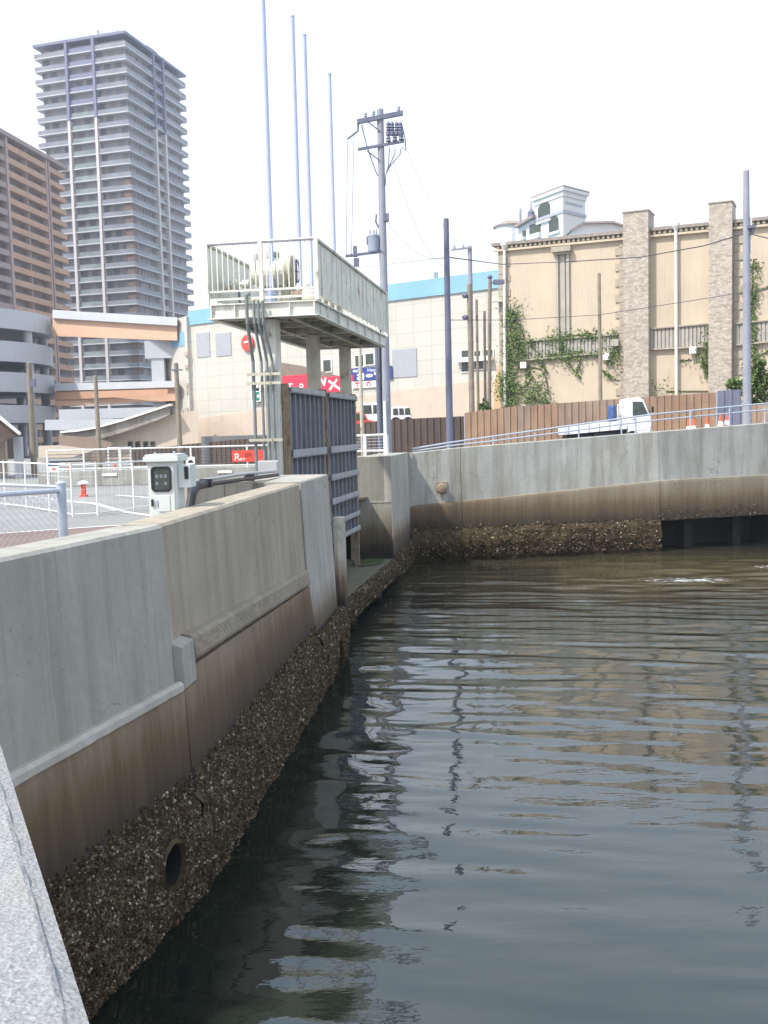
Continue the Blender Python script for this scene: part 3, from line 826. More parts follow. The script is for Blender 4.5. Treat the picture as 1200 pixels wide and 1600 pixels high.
# gate leaves
GT, GB = E+0.84, E-2.42
for t0, t1 in ((0.72, 3.32), (3.80, 6.70)):
    mb = MB(); gbox(mb, t0, t1, 0.80, 0.82, GB, GT); lf = mb.build('gate_leaf', M['gate'], sg)
    mb = MB(); n = 7
    for k in range(n+1):
        t = t0+(t1-t0)*k/n
        gbox(mb, t-0.03, t+0.03, 0.735, 0.799, GB+0.01, GT-0.03)
    mb.build('upright_rib', M['gate'], lf)
    mb = MB()
    for z, h in ((GT-0.06, 0.12), (E-0.40, 0.16), (E-1.0, 0.14), (E-1.52, 0.14), (E-2.0, 0.12), (GB+0.06, 0.12)):
        gbox(mb, t0-0.03, t1+0.03, 0.68, 0.801, z-h/2, z-h/2+0.025); gbox(mb, t0-0.03, t1+0.03, 0.68, 0.705, z-h/2, z+h/2)
    mb.build('cross_rib', M['gatel'], lf)
# guide rails and slots
for t in (0.62, 3.42, 3.70, 6.80):
    mb = MB(); gbox(mb, t-0.04, t+0.04, 0.74, 0.855, SZ, GT+0.05)
    for z in (E+0.55, E-0.2, E-1.0, E-1.8): gbox(mb, t-0.055, t+0.055, 0.725, 0.858, z, z+0.03)
    mb.build('guide_rail', M['guide'], sg)
# spindle casings standing on the platform
base = None
sp = [(0.5, 'blue grey spindle pipe rising tallest in view, behind the hoist drum'), (2.55, 'blue grey spindle pipe second from the hoist drum'),
      (3.5, 'blue grey spindle pipe beside the front corner post of the platform'), (5.8, 'blue grey spindle pipe farthest along the sheet railing')]
for t, l in sp:
    mb = MB(); b_ = 0.95
    mb.tube(gp(t,b_,ZD+0.3), gp(t,b_,E+8.1), 0.05, n=12); mb.tube(gp(t,b_,ZD), gp(t,b_,ZD+0.3), 0.11, n=12); mb.tube(gp(t,b_,E+8.1), gp(t,b_,E+8.13), 0.055, n=12)
    tag(mb.build('spindle_pipe', M['spindle'], smooth=False), l, 'pipe', 'spindle pipes above the sluice gates')

# hoists
def hoist(t, big, label):
    h = thing('gate_hoist', gp(t,1.0,ZD), label, 'hoist')
    mb = MB(); gbox(mb, t-0.3, t+0.3, 0.5, 1.5, ZD, ZD+0.12)
    gbox(mb, t-0.12, t+0.12, 0.70, 0.82, ZD+0.121, ZD+0.4); gbox(mb, t-0.12, t+0.12, 1.1, 1.22, ZD+0.121, ZD+0.4)
    mb.build('base_frame', M['creamd'], h, bevel=0.01)
    if big:
        c = gp(t-0.05,0.95,ZD+0.62)
        mb = MB(); mb.lathe(c+GL*0.42, [(0.10,0), (0.20,0.02), (0.235,0.10), (0.25,0.3), (0.25,0.42), (0.27,0.44), (0.27,0.50), (0.25,0.52), (0.24,0.66), (0.17,0.74), (0.08,0.75)], 22, axis=-GL); mb.build('gear_drum', M['cream'], h, smooth=False)
        mb = MB(); mb.lathe(c-GL*0.30+V((0,0,-0.0)), [(0.24,0), (0.285,0.0), (0.285,0.06), (0.24,0.07)], 22, axis=-GL); mb.build('flange', M['creamd'], h)
        mb = MB(); gbox(mb, t-0.2, t+0.2, 0.75, 1.2, ZD+0.36, ZD+0.6); mb.build('gear_housing', M['cream'], h, bevel=0.04)
        mb = MB(); m0 = gp(t-0.1,1.25,ZD+0.72); mb.lathe(m0, [(0.10,0), (0.10,0.1), (0.075,0.12), (0.075,0.22), (0.055,0.25)], 14); mb.build('motor', M['greybox'], h)
        mb = MB(); mb.lathe(c+GL*0.03+V((0,0,0.25)), [(0.10,0), (0.13,0.02), (0.13,0.10), (0.05,0.11)], 14); mb.build('cap', M['creamd'], h)
        mb = MB(); mb.tube(gp(t-0.15,1.35,ZD+0.42), gp(t-0.15,1.78,ZD+0.42), 0.035, n=10)
        mb.lathe(gp(t-0.15,1.62,ZD+0.42), [(0.09,0), (0.09,0.10)], 14, axis=GL); mb.lathe(gp(t-0.15,1.76,ZD+0.42), [(0.10,0), (0.10,0.14), (0.06,0.16)], 14, axis=GL); mb.lathe(gp(t-0.15,1.4,ZD+0.42), [(0.075,0), (0.075,0.12)], 14, axis=GL)
        mb.build('drive_shaft', M['cream'], h)
        mb = MB(); mb.path([gp(t-0.15,1.6,ZD+0.34), gp(t-0.15,1.6,ZD+0.12), gp(t-0.15,1.54,ZD)], 0.02); mb.build('shaft_stand', M['hard'], h)
        mb = MB(); N = 20
        hw = c-GL*0.42
        ringp = [hw+(GD*math.cos(2*math.pi*k/N)+V((0,0,math.sin(2*math.pi*k/N))))*0.2 for k in range(N+1)]
        mb.path(ringp, 0.014, 6)
        for k in range(0, N, 5): mb.tube(hw, ringp[k], 0.01, n=6)
        mb.tube(c-GL*0.2, hw, 0.02, n=8); mb.build('handwheel', M['hard'], h)
    else:
        mb = MB(); gbox(mb, t-0.2, t+0.2, 0.25, 0.72, ZD+0.2, ZD+0.44); mb.build('gear_housing', M['cream'], h, bevel=0.05)
        mb = MB(); mb.lathe(gp(t,0.74,ZD+0.32), [(0.15,0), (0.15,0.06), (0.11,0.08), (0.11,0.2)], 16, axis=GL); mb.build('motor', M['guide'], h)
        mb = MB(); gbox(mb, t-0.1, t+0.1, 0.13, 0.25, ZD+0.28, ZD+0.46); mb.build('switch_box', M['creamd'], h, bevel=0.02)
hoist(0.75, True, 'cream hoist with a big gear drum behind the end rail of the platform')
hoist(1.9, False, 'low cream hoist with a rusty motor beside the platform corner')
hoist(4.6, True, 'cream hoist hidden behind the sheet railing of the platform')

# conduits down the first column
for k, (t, b0, l) in enumerate(((0.20,1.26,'dark conduit pipe on the outer left side of the gate column'), (0.22,1.13,'dark conduit pipe second from the left on the gate column'),
                    (0.22,1.05,'dark conduit pipe third from the left on the gate column'), (0.22,0.97,'dark conduit pipe nearest the face of the gate column'))):
    mb = MB()
    top = [gp(-0.06,b0,ZD+0.02), gp(-0.06,b0,ZU-0.1)]
    if k == 0: top = [gp(0.1,b0,ZD+0.16), gp(-0.06,b0,ZD+0.12)]+top[1:]
    mb.path(top+[gp(t,b0-0.02*k,ZU-0.75), gp(t,b0-0.02*k,ZL+0.55), gp(t,b0-0.02*k,ZL)], 0.03 if k == 0 else 0.024, 8)
    tag(mb.build('conduit_pipe', M['conduit']), l, 'pipe', 'conduits on the gate column')
cl = thing('conduit_bracket', gp(0.2,1.1,E+0.9), 'cream bracket bars clamping the conduits to the gate column', 'bracket')
for nm, z in (('upper_bar', E+1.02), ('upper_bar', E+0.86), ('lower_bar', E-0.15)):
    mb = MB(); gbox(mb, 0.12, 0.15, 0.74, 1.36, z, z+0.05); gbox(mb, 0.12, 0.33, 0.9, 0.94, z+0.005, z+0.045); mb.build(nm, M['creamd'], cl)

# grey junction box and low block wall behind the near seawall
jb = at(420,735,16.6)
mb = MB(); mb.box(jb+V((0,0,0)), (0.34,0.2,0.33)); bx = thing('junction_box', jb, 'plain grey junction box standing beside the gate column', 'junction box')
mb.build('body', M['greybox'], bx, bevel=0.012)
mb = MB(); mb.box(jb+V((0,-0.105,0)), (0.30,0.012,0.29)); mb.build('door', M['greybox'], bx, bevel=0.004)
mb = MB(); mb.box(jb+V((0,0.02,-0.165-0.35)), (0.12,0.1,0.7)); mb.build('stand', M['galv'], bx)
w0, w1 = at(292,762,11.5), at(432,748,16.3)
lw = thing('block_wall', (w0+w1)/2, 'low weathered concrete block wall behind the control cabinet', 'wall')
mb = MB(); dl = (w1-w0); dl.z = 0; dn = V((-dl.y, dl.x, 0)).normalized()
mb.add([], [])
mb.v = [V((w0.x,w0.y,ZL-0.1)), V((w1.x,w1.y,ZL-0.1)), V(w1), V(w0)]
mb.v += [q+dn*0.3 for q in mb.v]
mb.f = [[0,1,2,3],[7,6,5,4],[3,2,6,7],[0,3,7,4],[1,5,6,2]]; mb.m = [0]*5
mb.build('wall_body', M['conc_cap'], lw)
mb = MB()
j0 = w0.lerp(w1, 0.33); mb.obox(V((j0.x,j0.y,ZL))-dn*0.006, dl.normalized()*0.05, dn*0.02, V((0,0,j0.z-ZL-0.02))); mb.build('mortar_joint', M['conc_curb'], lw)
mb = MB(); mb.path([at(296,800,11.0), at(300,772,11.1), at(308,759,11.3), at(322,756,11.8)], 0.05, 10)
mb.path([at(322,757,11.8), at(434,742,16.2)], 0.028, 8)
hs = thing('cable_hose', at(300,780,11.1), 'black flexible cable hose from the control cabinet along the block wall', 'hose')
mb.build('hose', M['hose'], hs)
for px, py, d in ((322,755,11.8), (390,746,14.6)):
    mb = MB(); mb.box(at(px,py,d), (0.14,0.10,0.10)); mb.build('clamp', M['hose'], hs)
mb = MB(); mb.path([at(300,754,11.6), at(372,742,14.2), at(432,736,16.2)], 0.025, 8)
tag(mb.build('conduit_pipe', M['greybox']), 'pale grey pipe running along the block wall to the junction box', 'pipe')

# control cabinet
cb = at(252,765,10.2)
cz = at(252,712,10.2).z
cx0, cx1 = at(232,760,10.2).x, at(276,760,10.2).x
cc = thing('control_cabinet', V((cb.x, cb.y, ZL)), 'pale grey green control cabinet with a rounded window in its door', 'cabinet')
W = cx1-cx0; yb = cb.y
mb = MB(); mb.obox((cx0,yb,ZL), (W,0,0), (0,0.42,0), (0,0,cz-ZL-0.06)); mb.build('body', M['cab'], cc, bevel=0.006)
mb = MB(); mb.obox((cx0-0.035,yb-0.05,cz-0.062), (W+0.07,0,0), (0,0.52,0), (0,0,0.055))
mb.obox((cx0-0.02,yb-0.03,cz-0.007), (W+0.04,0,0), (0,0.46,0), (0,0,0.02)); mb.build('roof', M['cab'], cc, bevel=0.006)
mb = MB(); mb.obox((cx0+0.02,yb-0.018,ZL+0.1), (W-0.04,0,0), (0,0.016,0), (0,0,cz-ZL-0.2)); dr = mb.build('door', M['cab'], cc, bevel=0.005)
zwin0, zwin1 = at(250,766,10.2).z, at(250,731,10.2).z
def rrect(cx, cz_, w, h, r, y, n=5):
    pts = []
    for sx, sz, a0 in ((1,1,0), (-1,1,90), (-1,-1,180), (1,-1,270)):
        for k in range(n+1):
            a = R(a0+90*k/n); pts.append(V((cx+sx*(w/2-r)+r*math.cos(a), y, cz_+sz*(h/2-r)+r*math.sin(a))))
    return pts
wx_, wz_ = (cx0+cx1)/2-0.005, (zwin0+zwin1)/2; ww, wh = W*0.62, zwin1-zwin0
o1, i1 = rrect(wx_,wz_,ww+0.03,wh+0.03,0.045,yb-0.032), rrect(wx_,wz_,ww-0.012,wh-0.012,0.035,yb-0.032)
mb = MB()
for k in range(len(o1)):
    k2 = (k+1) % len(o1)
    mb.quad(o1[k], i1[k], i1[k2], o1[k2]); mb.quad(o1[k2], o1[k2]+V((0,0.02,0)), o1[k]+V((0,0.02,0)), o1[k]); mb.quad(i1[k], i1[k]+V((0,0.02,0)), i1[k2]+V((0,0.02,0)), i1[k2])
mb.build('window_frame', M['hose'], dr)
mb = MB(); mb.prism([q+V((0,0.008,0)) for q in i1], V((0,0.004,0))); mb.build('window_glass', M['glass'], dr)
mb = MB()
for a, c, r in ((-0.055,0.03,0.02), (0.0,0.03,0.02), (0.055,0.03,0.02), (-0.055,-0.045,0.018), (0.055,-0.045,0.018)):
    mb.box(V((wx_+a*0.8, yb-0.024, wz_+c)), (r*1.5,0.006,r*1.9))
mb.build('gauge', M['conduit'], dr)
mb = MB(); hz = at(240,786,10.2).z
mb.obox((cx0+0.028,yb-0.036,hz-0.03), (0.022,0,0), (0,0.02,0), (0,0,0.07)); mb.build('handle', M['hose'], dr)
mb = MB(); mb.obox((cx0+0.075,yb-0.034,hz-0.03), (0.02,0,0), (0,0.016,0), (0,0,0.06)); mb.build('lock', M['galv'], dr)
mb = MB(); mb.obox((cx0+0.1,yb-0.026,hz-0.09), (W-0.17,0,0), (0,0.008,0), (0,0,0.17)); mb.build('hatch', M['cab'], dr, bevel=0.003)
mb = MB(); zs0, zs1 = at(282,762,10.3).z, at(282,726,10.3).z
mb.obox((cx1+0.001,yb+0.08,zs0), (0.13,0,0), (0,0.3,0), (0,0,zs1-zs0)); mb.build('side_box', M['cab'], cc, bevel=0.006)
mb = MB(); mb.obox((cx1+0.07,yb+0.068,zs0+0.09), (0.04,0,0), (0,0.012,0), (0,0,0.13)); mb.build('vent', M['hose'], cc)
mb = MB(); mb.lathe((cx0+0.06,yb+0.1,cz+0.012), [(0.012,0),(0.012,0.02)], 8); mb.lathe((cx1-0.03,yb+0.1,cz+0.012), [(0.012,0),(0.012,0.03)], 8); mb.build('lifting_eye', M['galv'], cc)

# ================================================================== FENCES IN THE CAR PARK
# near chain link fence with a pale blue post
cp = at(100,850,8.3); ct = at(95,757,8.3)
cf = thing('chain_link_fence', V((cp.x,cp.y,ZL)), 'blue grey chain link fence ending in a thick post at the near seawall', 'fence')
ZF = ct.z
mb = MB(); mb.tube((cp.x,cp.y,ZL), (cp.x,cp.y,ZF), 0.038, n=14); mb.lathe((cp.x,cp.y,ZF), [(0.042,0), (0.042,0.015), (0.02,0.03)], 14); mb.build('post', M['galv'], cf)
e2 = at(-150,762,7.2); e2 = V((e2.x, e2.y, ZF+0.01))
e3 = V((cp.x-0.62, cp.y+3.0, ZF))
mb = MB(); mb.tube((cp.x,cp.y,ZF-0.05), e2-V((0,0,0.05)), 0.022, n=10); mb.tube((cp.x,cp.y,ZF-0.02), V((cp.x-1.6,cp.y+0.55,ZF+0.035)), 0.014, n=8)
mb.tube((cp.x,cp.y,ZL+0.12), V((e2.x,e2.y,ZL+0.12)), 0.018, n=8); mb.build('rail', M['galv'], cf)
mb = MB(); Lf = (V((e2.x,e2.y,0))-V((cp.x,cp.y,0))); Ld = Lf.length; Lf.normalize(); Hf = ZF-0.06-ZL-0.12
st = 0.06; z_b = ZL+0.12
k = -Hf
while k < Ld:
    for sgn in (1, -1):
        s0, s1 = max(0, k), min(Ld, k+Hf)
        za, zb = (s0-k, s1-k) if sgn > 0 else (Hf-(s0-k), Hf-(s1-k))
        if s1 > s0: mb.tube(V((cp.x,cp.y,z_b+za))+Lf*s0, V((cp.x,cp.y,z_b+zb))+Lf*s1, 0.0016, n=3, cap=False)
    k += st
mb.build('mesh', M['galv'], cf)

def mesh_fence(name, label, pts, h, zbase, mat, post=0.03, wires=5, spacing=None, vw=0.0, group=None, toprail=True):
    """posts at every point, top and bottom rail, thin wires"""
    f = thing(name, V((pts[0].x, pts[0].y, zbase)), label, 'fence', group)
    for q in pts:
        mb = MB(); mb.tube((q.x,q.y,zbase), (q.x,q.y,zbase+h+0.04), post, n=8); mb.build('post', mat, f)
    mb = MB()
    for a, c in zip(pts[:-1], pts[1:]):
        if toprail: mb.tube((a.x,a.y,zbase+h), (c.x,c.y,zbase+h), post*0.8, n=6)
        mb.tube((a.x,a.y,zbase+0.06), (c.x,c.y,zbase+0.06), post*0.6, n=6)
    mb.build('rail', mat, f)
    mb = MB()
    for a, c in zip(pts[:-1], pts[1:]):
        for k in range(1, wires+1):
            z = zbase+0.06+(h-0.06)*k/(wires+1); mb.tube((a.x,a.y,z), (c.x,c.y,z), 0.003, n=3, cap=False)
        if vw:
            L = (c-a).length; n = int(L/vw)
            for k in range(1, n):
                q = a.lerp(c, k/n); mb.tube((q.x,q.y,zbase+0.06), (q.x,q.y,zbase+h), 0.0022, n=3, cap=False)
    mb.build('mesh', mat, f)
    return f
lp = lambda px, py: atz(px, py, ZL)
mesh_fence('mesh_fence', 'white mesh fence with thin round posts at the near edge of the car park', [lp(-60,783), lp(-25,787), lp(9,791), lp(42,795), lp(78,801), lp(114,808)]+[lp(153,806), lp(210,798), lp(262,790)], 1.12, ZL, M['whiter'], 0.022, 3, vw=0.25)
mesh_fence('mesh_gate', 'small white mesh gate standing open at the back of the car park', [lp(171,748), lp(188,748.5), lp(206,747)], 1.25, ZL, M['whiter'], 0.03, 5, vw=0.3)
# low barrier with guard fence
b0_, b1_ = lp(60,762), lp(440,752)
b2_ = at(560,716,27.5)
lb = thing('barrier_wall', V((b0_.x,b0_.y,ZL)), 'long low pale concrete barrier at the back of the car park', 'wall')
mb = MB(); bh = 0.55
d_ = (b1_-b0_).normalized(); n_ = V((-d_.y,d_.x,0))
mb.obox(V((b0_.x,b0_.y,ZL)), d_*(b1_-b0_).length, n_*0.25, V((0,0,bh))); mb.build('wall_body', M['conc_far'], lb, bevel=0.02)
mb = MB()
for px, py in ((193,752), (347,752)):
    q = lp(px,py); q = b0_+d_*((q-b0_).dot(d_)); mb.obox(V((q.x,q.y,ZL+0.34))-n_*0.03, d_*0.5, n_*0.028, V((0,0,0.09)))
mb.build('reflector', M['white'], lb)
gpts = [b0_+d_*((lp(px,753)-b0_).dot(d_)) for px in (120, 165, 212, 307, 388, 438)]
gfn = mesh_fence('guard_fence', 'white guard fence with dark wires on the low barrier of the car park', [q+n_*0.12 for q in gpts], 0.72, ZL+bh, M['whiter'], 0.035, 0)
mb = MB()
for a, c in zip(gpts[:-1], gpts[1:]):
    for k in range(1, 6): z = ZL+bh+0.02+0.66*k/6; mb.tube(V((a.x,a.y,z))+n_*0.12, V((c.x,c.y,z))+n_*0.12, 0.012, n=5)
mb.build('wire', M['wire'], gfn)
def on_guard(px, py):
    q = at(px, py, gpts[2].y); s = (q-b0_)
    o = V((0,0,E)); r = ray(px, py); den = r.dot(n_); kk = ((b0_+n_*0.09)-o).dot(n_)/den
    return o+r*kk
def board(name, label, cat, pxy, on, mat, th=0.03):
    ps = [on(*p) for p in pxy]
    return ps
def sign_on(name, x0, y0, x1, y1, on, nrm, mat, label, cat='sign', th=0.02):
    a, c, dd_, e = on(x0,y1), on(x1,y1), on(x1,y0), on(x0,y0)
    c = V((c.x,c.y,a.z)); dd_ = V((c.x,c.y,e.z)); e = V((a.x,a.y,e.z))
    s = thing(name, a, label, cat)
    mb = MB(); mb.prism([a,c,dd_,e], nrm*th); mb.build('panel', mat, s, bevel=0.003)
    return s, a+nrm*th, (c-a), (e-a)
def text_on(body, parent, a, u, w, fx, fz, size, mat, nrm, name='lettering', off=0.004, sx=1.0):
    """flat lettering lying on a panel; fx, fz give the lower left corner as fractions of the panel"""
    cu_ = bpy.data.curves.new(name, 'FONT'); cu_.body = body; cu_.size = size; cu_.extrude = 0.002
    to = bpy.data.objects.new(name, cu_); COL.objects.link(to)
    dg = bpy.context.evaluated_depsgraph_get()
    me = bpy.data.meshes.new_from_object(to.evaluated_get(dg))
    ux = u.normalized(); uz = w.normalized(); o = a+u*fx+w*fz+nrm*off
    for v in me.vertices: v.co = o+ux*v.co.x*sx+uz*v.co.y+nrm*v.co.z-V(parent['_o'])
    bpy.data.objects.remove(to); bpy.data.curves.remove(cu_)
    me.materials.clear(); me.materials.append(mat)
    ob = bpy.data.objects.new(name, me); COL.objects.link(ob); ob.parent = parent; ob['_o'] = parent['_o']
    return ob
s, a, u, w = sign_on('banner', 363, 704, 414, 722, on_guard, -n_, M['red'], 'red banner with white lettering tied to the guard fence')
text_on('R', s, a, u, w, 0.06, 0.12, 0.36, M['white'], -n_); text_on('255', s, a, u, w, 0.38, 0.45, 0.16, M['hose'], -n_); text_on('ev', s, a, u, w, 0.24, 0.12, 0.2, M['white'], -n_)
s, a, u, w = sign_on('notice_board', 291, 714, 305, 731, on_guard, -n_, M['white'], 'small white notice board with a dark car mark on the guard fence')
mb = MB(); o_ = a+u*0.25+w*0.45-n_*0.006
mb.add([o_, o_+u*0.55, o_+u*0.55+w*0.14, o_+u*0.42+w*0.26, o_+u*0.16+w*0.26, o_+w*0.13], [(0,1,2,3,4,5)]); mb.build('car_mark', M['hose'], s)
sgp = lp(84,770)
s, a, u, w = sign_on('notice_board', 75, 722, 93, 738, lambda px, py: at(px, py, sgp.y), V((0,-1,0)), M['white'], 'low white and blue notice board on legs behind the white mesh fence')
mb = MB(); mb.prism([a+w*0.6, a+u+w*0.6, a+u+w, a+w], V((0,-0.006,0))); mb.build('blue_band', M['blue'], s)
mb = MB(); mb.prism([a+u*0.4+w*0.2, a+u*0.7+w*0.2, a+u*0.7+w*0.4, a+u*0.4+w*0.4], V((0,-0.006,0))); mb.build('red_mark', M['red'], s)
mb = MB()
for f in (0.1, 0.9): mb.tube(a+u*f, V(((a+u*f).x, a.y, ZL)), 0.02, n=6)
mb.build('leg', M['whiter'], s)
# white floor bollard, red cones of the lot
bp_ = lp(131,776)
bo = thing('bollard', bp_, 'short red bollard with a white cap on the car park asphalt', 'bollard')
mb = MB(); mb.lathe(bp_, [(0.13,0), (0.12,0.05), (0.07,0.06), (0.07,0.36)], 14); mb.build('post', M['red'], bo)
mb = MB(); mb.lathe(bp_+V((0,0,0.36)), [(0.15,0), (0.16,0.03), (0.11,0.08), (0.04,0.10)], 14); mb.build('cap', M['white'], bo)
def cone(q, h, label, group):
    c = thing('traffic_cone', q, label, 'cone', group)
    mb = MB(); mb.box(q+V((0,0,0.02)), (0.36*h/0.7,0.36*h/0.7,0.04)); mb.build('foot', M['cone'], c)
    mb = MB(); mb.lathe(q+V((0,0,0.04)), [(0.14*h/0.7,0), (0.03,h-0.04)], 12); mb.build('body', M['cone'], c)
    mb = MB(); r0, r1 = 0.14*h/0.7, 0.03
    mb.lathe(q+V((0,0,0.04)), [(r0+(r1-r0)*0.45+0.004,(h-0.04)*0.45), (r0+(r1-r0)*0.65+0.004,(h-0.04)*0.65)], 12); mb.build('stripe', M['white'], c)
    return c
cone(lp(109,758), 0.7, 'red cone beside the white mesh fence of the car park', 'cones in the car park')
cone(lp(181,752), 0.7, 'red cone at the left leaf of the small white mesh gate', 'cones in the car park')
cone(lp(208,751), 0.7, 'red cone at the right end of the small white mesh gate', 'cones in the car park')
for px, y, l in ((1076,37,'orange cone leftmost of the row on the ramp road'), (1084,37.3,'orange cone second from left on the ramp road'), (1105,37.5,'orange cone alone in the middle of the row on the ramp road'),
               (1126,37.2,'orange cone first of the close pair on the ramp road'), (1136,37.4,'orange cone nearest the big pole on the ramp road')):
    q = at(px, 655, y); cone(V((q.x,q.y,rz(q.x))), 0.75 if px < 1120 else 0.85, l, 'cones on the ramp road')

# white guard rail behind the abutment
mb = MB()
wr = thing('guard_rail', at(570,712,27), 'short white guard rail with wires behind the abutment', 'railing')
for px, r in ((570,0.045), (603,0.07)):
    a, c = at(px,715,27), at(px,680,27); mb = MB(); mb.tube(V((c.x,27,ZL)), c, r, n=10); mb.build('post', M['white'], wr)
mb = MB(); mb.tube(at(555,681,27), at(604,679,27), 0.03, n=8); mb.tube(at(555,705,27), at(604,704,27), 0.03, n=8); mb.build('rail', M['white'], wr)
mb = MB()
for k in range(1, 5): mb.tube(at(555,681+k*5,27), at(604,679+k*5,27), 0.012, n=4)
mb.build('wire', M['galv'], wr)

# rail on the far seawall
fr = thing('guard_rail', at(905,680,30.9), 'two pipe grey guard rail along the top of the far seawall', 'railing')
def wy_(px):
    X = [640, 725, 1035, 1200, 1500]; Y = [29.75, 29.95, 30.95, 32.2, 34.8]
    for i in range(4):
        if X[i] <= px <= X[i+1]: return Y[i]+(Y[i+1]-Y[i])*(px-X[i])/(X[i+1]-X[i])
    return 29.7
def wall_top_py(px):
    X = [640, 725, 1035, 1200, 1500]; P = [708, 699, 674, 660, 630]
    for i in range(4):
        if X[i] <= px <= X[i+1]: return P[i]+(P[i+1]-P[i])*(px-X[i])/(X[i+1]-X[i])
    return 708
tr_ = [(645,701), (700,692), (770,682), (850,671), (970,654), (1015,648), (1200,630), (1300,619), (1480,600)]
lr_ = [(645,705), (700,697), (770,689), (850,679), (970,663), (1010,658), (1200,640), (1300,630), (1480,612)]
mb = MB(); mb.path([at(px,py,wy_(px)) for px, py in tr_], 0.026, 8); mb.path([at(px,py,wy_(px)) for px, py in lr_], 0.024, 8); mb.build('rail', M['galv'], fr)
for px in (700, 770, 836, 904, 971, 993, 1079, 1140, 1195, 1290):
    tp = at(px, [p1[1]+(p2[1]-p1[1])*(px-p1[0])/(p2[0]-p1[0]) for p1, p2 in zip(tr_[:-1], tr_[1:]) if p1[0] <= px <= p2[0]][0], wy_(px))
    mb = MB(); mb.tube(V((tp.x,tp.y,rz(tp.x)-0.02)), tp, 0.03 if px in (993,1079) else 0.022, n=8); mb.build('post', M['galv'], fr)

# ================================================================== POLES AND WIRES
def pole(name, px0, py0, px1, py1, Y, r0, r1, mat, label, group=None, zb=ZL, cat='pole'):
    a, c = at(px0,py0,Y), at(px1,py1,Y)
    t = thing(name, V((c.x,Y,zb)), label, cat, group)
    mb = MB(); base = V((c.x+(c.x-a.x)*0.0,Y,zb)); mb.tube(base, V((a.x,Y,a.z)), r1, r0, n=14)
    mb.build('shaft', mat, t)
    mb = MB(); mb.lathe(V((a.x,Y,a.z)), [(r0,0), (r0*0.9,0.03), (r0*0.3,0.05)], 14); mb.build('cap', mat, t)
    return t, a, c

# big utility pole
UY = 33.0
up, ua, uc_ = pole('utility_pole', 594, 172, 605, 712, UY, 0.105, 0.16, M['pole'], 'tall concrete utility pole with cross arms, fuses and a transformer', zb=ZL)
upt = lambda px, py, dy=0.0: at(px, py, UY+dy)
mb = MB(); mb.obox(upt(558,193,-0.15), upt(630,179,-0.15)-upt(558,193,-0.15), (0,0.12,0), (0,0,0.14)); mb.obox(upt(558,193,0.12), upt(630,179,0.12)-upt(558,193,0.12), (0,0.10,0), (0,0,0.12)); mb.build('cross_arm', M['hard'], up)
mb = MB(); mb.obox(upt(559,235,-0.14), upt(632,222,-0.14)-upt(559,235,-0.14), (0,0.08,0), (0,0,0.08)); mb.build('cross_arm', M['hard'], up)
mb = MB(); mb.path([upt(560,188), upt(559,205), upt(543,217)], 0.035, 6); mb.build('side_arm', M['hard'], up)
mb = MB(); mb.obox(upt(540,402,-0.1), upt(601,394,-0.1)-upt(540,402,-0.1), (0,0.08,0), (0,0,0.08)); mb.build('cross_arm', M['hard'], up)
for p0, p1 in (((573,189),(594,205)), ((574,236),(592,250)), ((588,385),(600,396))):
    mb = MB(); mb.tube(upt(*p0,-0.12), upt(*p1,-0.12), 0.022, n=6); mb.build('brace', M['hard'], up)
for px, py in ((571,188), (584,185), (623,178)):
    mb = MB(); q = upt(px,py); mb.lathe(q, [(0.02,0), (0.02,0.1), (0.06,0.12), (0.05,0.17), (0.065,0.19), (0.04,0.25)], 8); mb.build('insulator', M['trans'], up)
for px in (607, 613, 620, 626):
    mb = MB(); q = upt(px,206,-0.1); mb.lathe(q+V((0,0,-0.12)), [(0.06,0), (0.085,0.02), (0.085,0.12), (0.05,0.14), (0.08,0.18), (0.05,0.22), (0.08,0.26), (0.05,0.3), (0.07,0.36), (0.03,0.44)], 8); mb.build('fuse_cutout', M['hard'], up)
for px, py in ((607,222), (617,221), (627,219)):
    mb = MB(); q = upt(px,py,-0.1); mb.lathe(q, [(0.05,0), (0.09,0.02), (0.06,0.09), (0.08,0.12), (0.03,0.2)], 8); mb.build('insulator', M['hard'], up)
mb = MB(); q = upt(584,395); mb.lathe(q, [(0.17,0), (0.19,0.05), (0.19,0.5), (0.2,0.52), (0.17,0.58), (0.06,0.6)], 16)
for dx in (-0.1, 0.02, 0.1): mb.tube(q+V((dx,-0.05,0.58)), q+V((dx,-0.05,0.72)), 0.025, n=6)
mb.build('transformer', M['trans'], up)
mb = MB(); mb.tube(upt(585,380), upt(599,380), 0.04, n=6); mb.tube(upt(585,392), upt(599,394), 0.04, n=6); mb.build('bracket', M['hard'], up)
mb = MB(); mb.box(upt(576,376), (0.14,0.14,0.24)); mb.tube(upt(576,380), upt(585,372), 0.02, n=5); mb.build('arrester', M['hard'], up)
mb = MB(); mb.box(upt(555,393), (0.13,0.12,0.34)); mb.box(upt(557,410), (0.18,0.14,0.26)); mb.tube(upt(553,384), upt(553,400), 0.03, n=5); mb.build('switch_box', M['hard'], up)
mb = MB(); mb.box(upt(604,340,-0.05), (0.16,0.2,0.24)); mb.path([upt(588,335), upt(587,346), upt(592,356)], 0.03, 6); mb.build('junction', M['hard'], up)
mb = MB()
for px, py in ((608,240), (617,240), (626,240)):
    mb.path([upt(px,py-8,-0.1), upt(px,py,-0.1), upt(607+(px-608)*0.2,258,-0.1), upt(603,272,-0.1), upt(602,290,-0.1)], 0.018, 5)
mb.path([upt(565,195), upt(573,228), upt(585,262), upt(590,275)], 0.02, 5)
mb.path([upt(628,195), upt(634,222), upt(633,236), upt(628,230)], 0.018, 5); mb.build('lead_wire', M['hard'], up)
